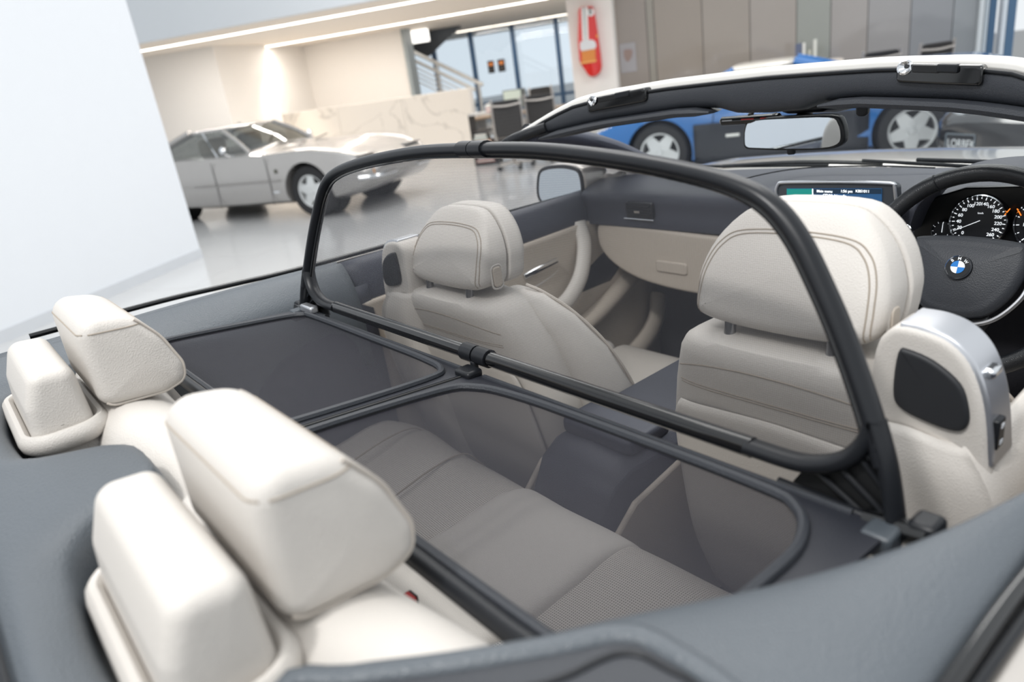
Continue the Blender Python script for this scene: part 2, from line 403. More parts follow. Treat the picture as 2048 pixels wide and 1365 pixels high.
# ---- rear deck (soft top lid trim) with notches round the two roll-over caps
def yf(x):
    t = [(0, -.478), (.04, -.48), (.075, -.50), (.10, -.555), (.14, -.585), (.2, -.597), (.3, -.599), (.4, -.592), (.45, -.57), (.485, -.52), (.51, -.47), (.56, -.42), (.68, -.38)]
    x = abs(x)
    for (a, b), (c, d) in zip(t, t[1:]):
        if a <= x <= c: return b+(d-b)*(x-a)/(c-a)
    return t[-1][1]
xs = [-.67, -.62, -.57, -.53, -.50, -.475, -.45, -.42, -.36, -.3, -.24, -.18, -.14, -.11, -.09, -.07, -.04, 0, .04, .07, .09, .11, .14, .18, .24, .3, .36, .42, .45, .475, .5, .53, .57]
rows = []
for x in xs:
    y0 = yf(x); e = .008*(abs(x)/.6)
    yr = -.66
    rows.append([(x, y0+.012, .99), (x, y0+.008, 1.045), (x, y0+.002, 1.068), (x, y0-.012, 1.082-e), (x, (y0*.5+yr*.5), 1.090-e), (x, yr+.02, 1.088-e), (x, yr, 1.083-e)])
part(MB().patch(rows, 2, 3), 'rear_deck', DARK, solid=.004)
xs2 = [-.75, -.55, -.3, 0, .3, .55, .8]
rows = []
for x in (-.925, -.90, -.84, -.76, -.55, -.3, 0, .3, .55, .76, .84, .90, .925):
    e = abs(x); dzl = 0 if e < .6 else .012 if e < .8 else .035 if e < .87 else .09 if e < .91 else .62
    yc = .02*(min(e, .78)/.7)**2
    rows.append([(x, -.655+yc, 1.086-.012*(e/.7)**2-dzl), (x, -.70+yc, 1.072-.015*(e/.7)**2-dzl), (x, -.85, 1.03-dzl*.9), (x, -1.2, .97-dzl*.8), (x*.985, -1.55, .93-dzl*.8), (x*.94, -1.75, .86-dzl*.6), (x*.92, -1.78, .5)])
LID = mat('teal_grey_paint', (128, 142, 146), .35, metal=.3, coat=.4)
part(MB().patch(rows, 3, 3), 'boot_lid', PAINT, solid=.004)
part(MB().tube(crs([(x, -.652+.02*(x/.7)**2, 1.092-.012*(x/.7)**2) for x in xs2], 4), .004), 'lid_seal', BLACK)
part(MB().tube(crs([(.20, -.668, 1.10), (.245, -.663, 1.11), (.29, -.66, 1.102)], 5), .0035), 'seal_tab', BLACK)
# ---- side trims (left and right) sweeping forward from the deck
def rim(name, st, m):
    rows = []
    for (x, y, z, wo, wi, dz) in st:
        s = 1 if x > 0 else -1
        rows.append([(x+s*wo, y, z-.16), (x+s*wo, y, z-.012), (x+s*wo*.6, y, z-.001), (x, y, z), (x-s*wi*.5, y, z-.02*dz), (x-s*wi, y, z-.06*dz), (x-s*(wi+.012), y, z-.12*dz), (x-s*(wi+.015), y, z-.25)])
    return part(MB().patch(rows, 5, 4), name, m, solid=.004)
rim('side_trim', [(-.745, .16, 1.046, .035, .045, 1), (-.745, .03, 1.052, .035, .06, 1), (-.745, -.12, 1.056, .035, .075, .9), (-.735, -.25, 1.06, .035, .09, .9), (-.715, -.34, 1.066, .03, .11, .8), (-.69, -.43, 1.074, .03, .12, .6), (-.665, -.50, 1.08, .03, .14, .3), (-.66, -.60, 1.08, .03, .14, .2)], DARK)
R_ = [(.74, .16, 1.05), (.735, .06, 1.056), (.715, .0, 1.058), (.688, -.08, 1.062), (.658, -.155, 1.066), (.625, -.23, 1.072), (.575, -.325, 1.08), (.535, -.40, 1.082), (.50, -.46, 1.082), (.47, -.53, 1.082), (.46, -.64, 1.08)]
rows = []
for i, (x, y, z) in enumerate(R_):
    xo = .752
    rows.append([(xo+.004, y, z-.05), (xo, y, z-.004), (x+(xo-x)*.7, y, z+.010), (x+(xo-x)*.32, y, z+.012), (x+.012, y, z+.004), (x, y, z-.014), (x-.004, y, z-.05), (x-.006, y, z-.2)])
part(MB().patch(rows, 5, 4), 'side_trim', DARK, solid=.004)
# raised-edge flap recess on the right trim
zr = 1.094
fo = [P(*p, z=zr) for p in ((560, 1385), (700, 1352), (900, 1326), (1100, 1293), (1200, 1272), (1245, 1268), (1290, 1274), (1360, 1312), (1443, 1368), (1500, 1430))]
fo2 = [P(*p, z=zr) for p in ((700, 1440), (900, 1410), (1100, 1366), (1200, 1322), (1240, 1309), (1280, 1311), (1330, 1336), (1386, 1366), (1450, 1430))]
ctr = [Vector((.745, -.36, zr)), Vector((.75, -.50, zr)), Vector((.60, -.56, zr))]
part(MB().tube(crs(fo+ctr, 4, True), .008, closed=True, rb=.005), 'flap_rim', DARK)
part(MB().prism(crs(fo+ctr, 4, True), (0, 0, -.012)), 'roof_hinge_flap', DARK2)
part(MB().tube(crs(fo2, 5), .0025), 'flap_gap', BLACK)
# window seal and outer body on the right and left
for s in (1, -1):
    k_ = -.04 if s > 0 else 0
    part(MB().tube(crs([(s*.803, 1.25, 1.03), (s*.80, .6, 1.042), (s*(.797+k_*.8), .1, 1.052), (s*(.797+k_), -.1, 1.062), (s*(.797+k_), -.25, 1.07), (s*(.792+k_), -.5, 1.075)], 6), .006), 'window_seal', GBLACK)
    if s > 0: part(MB().tube(crs([(.77, .1, 1.046), (.768, -.1, 1.056), (.766, -.25, 1.064), (.764, -.5, 1.066)], 6), .004), 'seal_lip', BLACK)
    rows = []
    for y, d in ((1.3, 0), (.8, 0), (.2, 0), (-.2, .0), (-.5, .0), (-.665, .0)):
        rows.append([(s*(.805+(k_ if y < .5 else 0)), y, 1.045-.02*max(y, 0)+(.012 if s > 0 and y < .2 else 0)), (s*(.83+d+k_*.6), y, 1.035-.02*max(y, 0)+(.012 if s > 0 and y < .2 else 0)), (s*(.88+d), y, .98), (s*(.92+d), y, .85), (s*(.925+d), y, .6), (s*(.90+d), y, .3)])
    part(MB().patch(rows, 3, 4), 'body_side', PAINT, solid=.003)
# ---- floor pan and inner walls
part(MB().box((0, .35, .22), (1.5, 2.2, .04)), 'floor_pan', CARPET, smooth=False)
part(MB().box((0, -.72, .6), (1.3, .06, .78)), 'rear_bulkhead', CARPET, smooth=False)
for s in (1, -1):
    part(MB().patch([[(s*.70, -.4, 1.0), (s*.70, 0, .99), (s*.715, .2, .99)], [(s*.66, -.4, .85), (s*.66, 0, .85), (s*.71, .2, .85)], [(s*.64, -.4, .6), (s*.65, 0, .6), (s*.71, .2, .6)], [(s*.66, -.4, .25), (s*.68, 0, .25), (s*.72, .2, .25)]], 4, 4), 'rear_side_panel', NAVY, solid=.004)
# ---- rear roll-over caps and their collars
cap_o = dens(roundpoly([(-.492, 1.02), (-.499, 1.151), (-.549, 1.156), (-.566, 1.11), (-.574, 1.02)], [.006, .017, .02, .03, .006]))
for s in (1, -1):
    c = .315*s
    cp = part(MB().rex(cap_o, 0, (c-.115, c+.115), r=.016, n=6, bulge=.001), 'rollover_cap', LEATHER)
    cp['label'] = 'ivory pop-up rollover bar cover behind the %s rear headrest' % ('right' if s > 0 else 'left')
    part(MB().tube([(a, b, 1.062) for a, b in rrect(.250, .094, .035, 6, (c, -.5315))], .009, closed=True, rb=.014), 'cap_collar', LEATHER)
# ---- rear headrests
hr_o = dens(roundpoly([(-.484, 1.080), (-.482, 1.210), (-.414, 1.196), (-.383, 1.156), (-.364, 1.108), (-.368, 1.080), (-.40, 1.071)], [.022, .026, .05, .08, .03, .03, .05]))
def inset(o, d):
    N = len(o); cx = sum(p[0] for p in o)/N; cy = sum(p[1] for p in o)/N
    q = []
    for a, b in o:
        v = Vector((a-cx, b-cy)); l = v.length; q.append((cx+v.x*(l-d)/l, cy+v.y*(l-d)/l))
    return q
for s in (1, -1):
    c = .307*s
    h = part(MB().rex(hr_o, 0, (c-.112, c+.112), r=.019, n=6, bulge=.003), 'rear_headrest', LEATHER)
    h['label'] = '%s ivory leather rear headrest with piped side panel' % ('near right' if s > 0 else 'far left')
    for e in (-1, 1):
        fp = [(p[0], p[1]) for p in hr_o if p[0] > -.415 or p[1] < 1.088]
        i0 = max(range(len(fp)), key=lambda i: math.dist(fp[i], fp[i-1])); fp = fp[i0:]+fp[:i0]
        part(MB().tube([(c+e*.104, a, b) for a, b in inset(fp, .0026)], .0019, 6), 'piping', mat('piping_leather', (196, 188, 179), .5), h)
        part(MB().tube(onsurf(h, [(c+e, y, 1.186-.14*(y+.482)**1.2) for y in [-.470+.07*k/16 for k in range(17)]], (-e, 0, 0)), .0011, 6), 'seam', STITCH, h)
    part(MB().tube(onsurf(h, [(c+x, -.6, 1.186) for x in [-.106+.212*k/30 for k in range(31)]]), .0012, 6), 'seam', STITCH, h)
    part(MB().tube(onsurf(h, [(c+x, -.405, 1.3) for x in [-.1+.2*k/10 for k in range(11)]], (0, 0, -1)), .0012, 6), 'seam', STITCH, h)
    for e in (-.05, .05): part(MB().tube([(c+e, -.435, 1.02), (c+e, -.435, 1.10)], .006), 'headrest_post', BLACK, h)
# ---- rear bench
def bench_row(y, z, dip=0, crown=.0):
    r = []
    for x in (-.64, -.58, -.50, -.36, -.22, -.13, -.07, 0, .07, .13, .22, .36, .50, .58, .64):
        a = abs(x); bol = .03 if .5 <= a <= .59 else 0
        cz = crown*math.cos((a-.34)/.22*math.pi/2) if .12 < a < .56 else 0
        r.append((x, y+(.02 if a < .1 else 0)*dip+bol*.6, z+cz-(.03*dip if a < .1 else 0)))
    return r
prof = [(-.505, 1.03), (-.485, 1.062), (-.455, 1.076), (-.41, 1.062), (-.375, 1.02), (-.345, .95), (-.315, .86), (-.285, .76), (-.262, .68)]
RS = part(MB().patch([bench_row(y, z, 1) for y, z in prof], 3, 3), 'rear_seat_back', LEATHER, solid=.01)
prof = [(-.30, .66, .0), (-.22, .655, .005), (-.1, .645, .012), (.0, .65, .018), (.09, .66, .02), (.15, .648, .01), (.185, .60, 0), (.19, .5, 0), (.18, .3, 0)]
RC = part(MB().patch([bench_row(y, z+.0, 0, c) for y, z, c in prof], 4, 4), 'rear_seat_cushion', PERF, solid=.01)
# plain centre section and seams on the bench
cen = []
for y, z in ((-.28, .672), (-.15, .66), (-.02, .664), (.08, .673), (.14, .660), (.168, .635)):
    cen.append([(-.15+.02*(y+.28), y, z-.02), (-.12+.03*(y+.28), y, z+.004), (0, y-.01, z+.012), (.12+.05*(y+.28), y, z+.004), (.15+.05*(y+.28), y, z-.02)])
part(MB().patch(cen, 5, 5), 'seat_centre_section', LEATHER, RC, solid=.006)
for x0 in (-.50, -.30, .50): part(MB().tube(crs([(x0, -.26, .672), (x0+.01, -.1, .668), (x0+.0, .05, .683), (x0-.01, .14, .672), (x0-.01, .185, .62)], 5), .002, 6), 'seam', STITCH, RC)
part(MB().box((.215, -.268, .70), (.022, .014, .05)), 'buckle_body', BLACK, RS, bevel=.003)
# buckle between the headrest and the cover, on the outboard seat
pb = Vector((.335, -.338, .93))
bk_ = part(MB().box(P(823, 1207, y=-.325), (.016, .012, .022)), 'belt_buckle', BLACK, RS, bevel=.002)
part(MB().box(P(823, 1206, y=-.333), (.016, .006, .018)), 'buckle_button', mat('red_plastic', (214, 40, 38), .35), bk_, bevel=.001)
# ---- centre console
con = []
for y, hw, zt_, zb_ in ((.165, .085, .60, .3), (.185, .098, .655, .3), (.225, .108, .705, .3), (.27, .112, .725, .3), (.55, .112, .74, .3), (.68, .108, .73, .3), (.74, .11, .70, .3), (1.0, .13, .72, .3), (1.15, .15, .83, .3)):
    con.append([(x-.045*max(0, min(1, (.6-y)/.3)), y, z) for x, z in ((-hw, zb_), (-hw, zt_-.08), (-hw+.006, zt_-.02), (-hw+.03, zt_), (0, zt_+.006), (hw-.03, zt_), (hw-.006, zt_-.02), (hw, zt_-.08), (hw, zb_))])
CC = part(MB().loft(con, cap=True, closed=True), 'centre_console', NAVY, bevel=.004)
for y0, y1 in ((.272, .40), (.41, .66)):
    part(MB().rex(rrect(.19, y1-y0, .02, 4, (-.04 if y0 < .4 else -.02, (y0+y1)/2)), 2, (.725, .757), r=.01), 'armrest_lid', NAVY, CC)
for s in (1, -1):
    part(MB().prism([(s*.116-.045, .17, .32), (s*.118-.045, .17, .60), (s*.122-.045, .24, .66), (s*.122-.02, .42, .72), (s*.122, .95, .70), (s*.122, .95, .32)], (s*.012, 0, 0)), 'console_side', LEATHER2, CC, bevel=.006)
# ---- front seats
def seat(sx, dz=0, du=0):
    side = 'driver' if sx > 0 else 'passenger'
    T = sub('front_seat', CAR, 'ivory leather front seat on the %s side' % ('steering wheel' if sx > 0 else 'passenger'))
    X = lambda u: sx*(.380+du+u)
    def bd(mb, name, m, **k):
        for v in mb.v: v.z += dz
        return mb.build(name, m, T, **k)
    bd0 = lambda mb, name, m: mb.build(name, m, T)
    # backrest: stacked rounded sections
    def sec(z, hw, y0, y1, e=3.0, n=36, du=0):
        r = []
        for k in range(n):
            a = 2*math.pi*k/n; c, s_ = math.cos(a), math.sin(a)
            r.append(Vector((X(du+hw*math.copysign(abs(c)**(2/e), c)), (y0+y1)/2+(y1-y0)/2*math.copysign(abs(s_)**(2/e), s_), z)))
        return r
    lv = [(.40, .22, .37, .53), (.50, .235, .325, .51), (.62, .24, .285, .48), (.75, .24, .255, .45), (.86, .228, .232, .425), (.93, .208, .218, .405), (.975, .187, .202, .385), (1.008, .172, .193, .37), (1.027, .158, .192, .355), (1.038, .140, .198, .34), (1.043, .10, .212, .325), (1.045, .03, .25, .29)]
    back = bd(MB().loft([sec(*l) for l in lv]), 'backrest', LEATHER2 if False else LEATHER)
    # rear shell panel
    rows = []
    for z, hw, y in ((.45, .20, .338), (.60, .205, .281), (.75, .20, .248), (.86, .19, .225), (.915, .175, .2125), (.93, .168, .2155)):
        rows.append([(X(hw*t), y-.003+.02*abs(t)**4, z-.015*(abs(t)**2 if z > .9 else 0)) for t in (-1, -.8, -.5, 0, .5, .8, 1)])
    bd(MB().patch(rows, 4, 4), 'back_panel', LEATHER, solid=.006)
    for z0, dr, r_ in ((.962, .010, .0010), (.957, .010, .0010), (1.008, .03, .0011)):
        q = onsurf(back, [(X(u), 0, z0+dz-dr*abs(u/.16)**2.5) for u in [-.165+.33*k/30 for k in range(31)]])
        bd0(MB().tube(q, r_, 6), 'stitching', STITCH)
    # side bolsters
    for e in (-1, 1):
        rr = []
        for (u, y, z, a, b) in ((.10, .335, 1.035, .02, .018), (.135, .345, 1.02, .035, .03), (.175, .375, .965, .042, .045), (.215, .41, .88, .046, .06), (.24, .445, .77, .048, .07), (.25, .47, .66, .048, .07), (.25, .50, .56, .04, .055)):
            ring = []
            for k in range(18):
                th = 2*math.pi*k/18
                ring.append(Vector((X(e*u+a*math.cos(th)), y+b*math.sin(th), z+.35*b*math.sin(th)*.5)))
            rr.append(ring)
        bd(MB().loft(rr), 'side_bolster', LEATHER)
        pp = crs([(X(e*(u+a*.60)), y+b*.82, z+.15*b) for (u, y, z, a, b) in ((.11, .335, 1.04, .02, .02), (.135, .345, 1.02, .035, .03), (.175, .375, .965, .042, .045), (.215, .41, .88, .046, .06), (.24, .445, .77, .048, .07), (.25, .47, .66, .048, .07))], 5)
        bd(MB().tube(pp, .0035, 6), 'piping', mat('piping_leather', (196, 188, 179), .5))
    # cushion
    cu = rpoly([(.40, .48), (.38, .58), (.46, .60), (.70, .62), (.90, .645), (.955, .61), (.955, .52), (.90, .46), (.6, .44)], 4)
    bd(MB().rex(cu, 0, tuple(sorted((X(-.16), X(.16)))), r=.02), 'seat_cushion', PERF)
    for e in (-1, 1):
        cb = rpoly([(.42, .46), (.42, .62), (.55, .655), (.78, .665), (.90, .655), (.93, .60), (.92, .48), (.7, .42)], 4)
        bd(MB().rex(cb, 0, tuple(sorted((X(e*.165), X(e*.25)))), r=.03), 'cushion_bolster', LEATHER)
    # headrest: rear block, front pad, posts
    H = [(-.150, 1.085), (-.143, 1.035), (-.10, 1.018), (0, 1.013), (.10, 1.018), (.143, 1.035), (.152, 1.085), (.150, 1.125), (.134, 1.178), (.104, 1.222), (.070, 1.243), (0, 1.247), (-.070, 1.243), (-.104, 1.222), (-.134, 1.178), (-.150, 1.125)]
    H = [(u*.88, 1.056+(z-1.013)*.69) for u, z in H]
    ho = rpoly([(X(u), z) for u, z in H], 3)
    sh = lambda v: Vector((v.x, v.y+(v.z-1.13)*.12, v.z))
    def shb(v):
        f = max(0, min(1, 1-(v.y-.222)/.083)); g = max(0, (v.z-1.07)/.15)
        return Vector((v.x, v.y+(v.z-1.13)*.12+f*.062*g**1.6, v.z))
    hb = bd(MB().rex(ho, 1, (.222, .305), r=.028, n=6, bulge=.004, shear=shb, r2=.006), 'headrest', LEATHER)
    ho2 = rpoly([(X(u*1.02), 1.13+(z-1.13)*1.02) for u, z in H], 3)
    bd(MB().rex(ho2, 1, (.309, .36), r=.005, n=6, bulge=.004, shear=sh, r2=.022), 'headrest_pad', LEATHER)
    st = [(-.140, 1.03), (-.141, 1.09), (-.135, 1.14), (-.118, 1.178), (-.085, 1.200), (0, 1.206), (.085, 1.200), (.118, 1.178), (.135, 1.14), (.141, 1.09), (.140, 1.03)]
    for d in (0, .006):
        q = onsurf(hb, [(X(p.x*.88*(1-d*8)), 0, dz+1.056+(p.y-d-1.013)*.69) for p in crs([Vector((a, b, 0)) for a, b in st], 6)])
        bd0(MB().tube(q, .0012, 6), 'stitching', STITCH)
    for u in (-.075, .075):
        bd(MB().tube([(X(u), .226, .99), (X(u), .238, 1.075)], .0085, 12), 'headrest_post', CHROME if False else mat('grey_metal', (150, 150, 152), .25, metal=.9))
        bd(MB().lathe([(.0, .004), (.009, .004), (.017, .003), (.0205, 0), (.021, -.012)], (X(u), .2265, 1.040), (0, -.1, 1), 24), 'post_collar', LEATHER)
    # adjuster button on the inner/outer flank of the headrest
    yb = .275
    e = -1 if sx < 0 else 1
    xb = sx*(.380+du)+.132
    bd(MB().rex(rrect(.022, .042, .008, 4, (yb-.005, 1.085)), 0, (xb-.004, xb+.0035), r=.002, n=3), 'adjuster_button', LEATHER2)
    bd(MB().tube([(xb-.0005, a, b) for a, b in rrect(.028, .050, .010, 4, (yb-.005, 1.085))], .0022, 6, closed=True), 'button_surround', LEATHER)
    return T
seat(1); seat(-1, -.042, .022)
# ---- shoulder belt housings on the outer side of each front seat
def shoulder(sx):
    side = 'driver' if sx > 0 else 'passenger'
    T = sub('belt_shoulder', CAR, 'seat shoulder belt housing with satin silver edge')
    def mp(v): return Vector((v.x*sx, v.y, v.z))
    yb = .2
    oq = [P(*p, y=.205) for p in ((1752, 690), (1768, 668), (1795, 655), (1850, 666), (1900, 690), (1938, 732), (1962, 795), (1972, 860), (1976, 940), (1985, 1060), (1800, 1060), (1745, 850), (1742, 740))]
    out = [(v.x, v.z) for v in oq]
    o2 = rpoly([(a*sx, b) for a, b in out], 3)
    MB().rex(o2, 1, (.205, .27), r=.008, n=4).build('housing', LEATHER, T)
    o3 = rpoly([(a*sx, b) for a, b in ((.547, 1.078), (.558, 1.083), (.585, 1.075), (.612, 1.055), (.622, 1.03), (.6235, 1.008), (.612, .997), (.58, 1.0), (.552, 1.01), (.544, 1.03))], 4)
    MB().rex(o3, 1, (.199, .208), r=.004, n=3).build('black_panel', mat('black_rubber', (34, 36, 40), .55), T)
    path = crs([Vector((a, b, 0)) for a, b in out[2:9]], 5)
    rings = []
    for i, p in enumerate(path):
        a = path[max(i-1, 0)]; b = path[min(i+1, len(path)-1)]; t = (b-a).normalized(); nn = Vector((-t.y, t.x, 0))
        if nn.x < 0 and nn.y < 0: nn = -nn
        q = [p-nn*.004, p+nn*.004]
        rings.append([mp(Vector((q[0].x, .208, q[0].y))), mp(Vector((q[1].x, .212, q[1].y))), mp(Vector((q[1].x, .268, q[1].y))), mp(Vector((q[0].x, .275, q[0].y)))])
    MB().loft(rings).build('silver_edge', SATIN, T, bevel=.002)
    MB().box(mp(P(1993, 865, y=.225)), (.010, .020, .036)).build('seat_switch', BLACK, T, bevel=.002)
    for dz in (-.01, .01): MB().box(mp(P(1993, 865, y=.225)+Vector((.0052, 0, dz))), (.001, .008, .005)).build('switch_symbol', WHITE, T)
    gp = P(1984, 742, y=.235)
    MB().box(mp(gp), (.014, .026, .012)).build('belt_guide', CHROME, T, bevel=.004)
    # lower seat flank
    rows = []
    for z, x0, x1, y in ((.99, .50, .63, .195), (.93, .50, .665, .185), (.80, .50, .685, .20), (.6, .50, .69, .25), (.4, .5, .68, .3)):
        rows.append([mp(Vector((x0, y+.03, z))), mp(Vector((x0+.03, y, z))), mp(Vector(((x0+x1)/2, y, z-.0))), mp(Vector((x1-.02, y+.01, z-.01))), mp(Vector((x1, y+.04, z-.01))), mp(Vector((x1, y+.3, z-.01)))])
    MB().patch(rows, 4, 4).build('seat_flank', LEATHER, T, solid=.01)
shoulder(1); shoulder(-1)
# ---- doors (inner panels), left one in full view
def door(s):
    D = sub('door', CAR, 'open-topped %s door with charcoal top and beige inner panel' % ('driver' if s > 0 else 'passenger'))
    def bd(mb, name, m, **k): return mb.build(name, m, D, **k)
    m_ = lambda v: Vector((v[0]*s, v[1], v[2]))
    ys = (.16, .4, .62, .85, 1.05, 1.22)
    rows = []
    for y in ys:
        rise = .012*max(0, y-.9); xi = .722+.0*y
        rows.append([m_((.80, y, 1.035+rise)), m_((.765, y, 1.046+rise)), m_((.735, y, 1.038+rise)), m_((.718, y, 1.0+rise)), m_((.712, y, .965+.02*(y-.6))), m_((.716, y, .945+.02*(y-.6)))])
    bd(MB().patch(rows, 4, 5), 'door_top', NAVY, solid=.006)
    rows = [[m_((.714, y, .955+.02*(y-.6))), m_((.722, y, .90)), m_((.728, y, .80)), m_((.725, y, .70)), m_((.73, y, .55)), m_((.73, y, .28))] for y in (.16, .4, .62, .85, 1.05, 1.3)]
    bd(MB().patch(rows, 3, 4), 'door_panel', LEATHER2, solid=.01)
    # handle recess and chrome latch
    rec = rpoly([(.66, .905), (.66, .84), (.72, .815), (.83, .835), (.90, .885), (.86, .915), (.76, .925)], 4)
    bd(MB().tube([m_((.722, a, b)) for a, b in rec], .006, 8, closed=True), 'handle_surround', LEATHER)
    bd(MB().tube([m_(v) for v in crs([(.708, .70, .862), (.70, .76, .872), (.702, .83, .878)], 6)], .006, 8, rb=.009), 'latch_handle', CHROME)
    # curved pull bar
    bd(MB().tube([m_(v) for v in crs([(.72, .955, .965), (.695, .945, .90), (.675, .90, .82), (.67, .84, .765), (.685, .79, .735), (.72, .75, .72)], 6)], .019, 12, rb=.026), 'pull_handle', LEATHER)
    # dark wood strip
    st = [(.60, .70), (.78, .735), (.95, .80), (1.07, .855), (1.14, .87), (1.155, .84), (1.12, .775), (1.02, .715), (.80, .655), (.60, .625)]
    bd(MB().prism([m_((.726, a, b)) for a, b in rpoly(st, 3)], m_((-.010, 0, 0))), 'trim_strip', mat('dark_trim_wood', (44, 45, 52), .25, coat=.4), bevel=.003)
    # lower armrest ledge and map pocket
    bd(MB().tube([m_(v) for v in crs([(.715, .60, .60), (.70, .78, .615), (.69, .95, .66), (.69, 1.08, .71), (.71, 1.18, .735)], 6)], .03, 12, rb=.028), 'armrest_ledge', LEATHER2)
    pk = rpoly([(.86, .44), (1.0, .47), (1.16, .53), (1.24, .60), (1.22, .65), (1.14, .645), (1.02, .60), (.9, .545), (.84, .49)], 3)
    bd(MB().prism([m_((.727, a, b)) for a, b in pk], m_((-.006, 0, 0))), 'map_pocket', CARPET)
    bd(MB().tube([m_(v) for v in crs([(.71, .78, .43), (.68, .95, .44), (.67, 1.12, .485), (.675, 1.23, .55), (.70, 1.285, .63)], 6)], .024, 12, rb=.034), 'pocket_lip', LEATHER2)
    return D
door(-1); door(1)
# ---- door mirror on the passenger side
DM = sub('door_mirror', CAR, 'silver passenger door mirror seen through the net')
hs = rpoly([(-.965, 1.02), (-.955, 1.085), (-.93, 1.118), (-.86, 1.13), (-.79, 1.128), (-.745, 1.11), (-.74, 1.04), (-.76, 1.0), (-.83, .985), (-.93, .99)], 4)
MB().rex(hs, 1, (1.02, 1.16), r=.012, n=5, r2=.06).build('mirror_housing', PAINT, DM)
gl = [((a+.85)*.93-.855, (b-1.058)*.9+1.057) for a, b in hs]
MB().tube([(a, 1.02, b) for a, b in gl], .007, 8, closed=True).build('mirror_bezel', BLACK, DM)
MB().prism([(a, 1.016, b) for a, b in gl], (0, .004, 0)).build('mirror_glass', mat('mirror_silver', (215, 222, 228), .02, metal=1), DM, smooth=False)
MB().tube(crs([(-.70, 1.15, 1.035), (-.76, 1.12, 1.045), (-.80, 1.10, 1.06)], 5), [.05]*2+[.045]*9, 12).build('mirror_foot', PAINT, DM)
# ---- windscreen frame, header and pillars
def wsx(t):   # lower windscreen edge, t = -1..1
    return Vector((.74*t, 1.48-.20*abs(t)**2.2, 1.044-.01*abs(t)))
def itp(t, x):
    for (a, b), (c, d) in zip(t, t[1:]):
        if a <= x <= c: return b+(d-b)*(x-a)/(c-a)
    return t[-1][1]
def hy(x): return .83-.43*x*x
def hz(x): return itp([(0, 1.362), (.25, 1.359), (.40, 1.351), (.47, 1.342), (.53, 1.322), (.58, 1.299), (.63, 1.275), (.7, 1.25)], abs(x))
def hb(x): return itp([(0, 1.274), (.09, 1.278), (.12, 1.290), (.2, 1.294), (.4, 1.283), (.5, 1.271), (.58, 1.258), (.63, 1.245), (.7, 1.23)], abs(x))
def wst(t):
    x = .63*t; return Vector((x, hy(x)+.055, hz(x)-.018))
TT = [-1+2*k/32 for k in range(33)]
WS = MB(); rows = [[wst(t)*(1-f)+wsx(t)*f+Vector((0, .01, .012))*math.sin(math.pi*f) for f in (0, .25, .5, .75, 1)] for t in TT]
part(WS.loft(rows, closed=False, cap=False), 'windscreen', glass_mat('windscreen_glass', (.95, .98, .98), 0, 1.45))
rows = []; rowp = []
for t in TT:
    x = .63*t; y = hy(x); zt_ = hz(x); zb_ = hb(x); zm_ = zt_-.016; h = zm_-zb_
    rows.append([Vector((x, y+.07, zt_-.035)), Vector((x, y+.065, zb_+.012)), Vector((x, y+.04, zb_)), Vector((x, y+.012, zb_+.004)), Vector((x, y+.0, zb_+h*.3)), Vector((x, y-.002, zb_+h*.7)), Vector((x, y+.003, zm_)), Vector((x, y+.015, zm_+.004))])
    rowp.append([Vector((x, y+.010, zm_+.003)), Vector((x, y+.016, zt_)), Vector((x, y+.04, zt_+.004)), Vector((x, y+.075, zt_-.012)), Vector((x, y+.085, zt_-.03))])
HD = part(MB().patch(rows, 2, 4), 'windscreen_header', DARK2, solid=.004)
part(MB().patch(rowp, 2, 4), 'header_cover', mat('white_header_paint', (222, 219, 214), .3, metal=.2, coat=.6), HD, solid=.003)
part(MB().tube([r[6]+Vector((0, -.002, .001)) for r in rows], .004), 'header_seal', BLACK, HD)
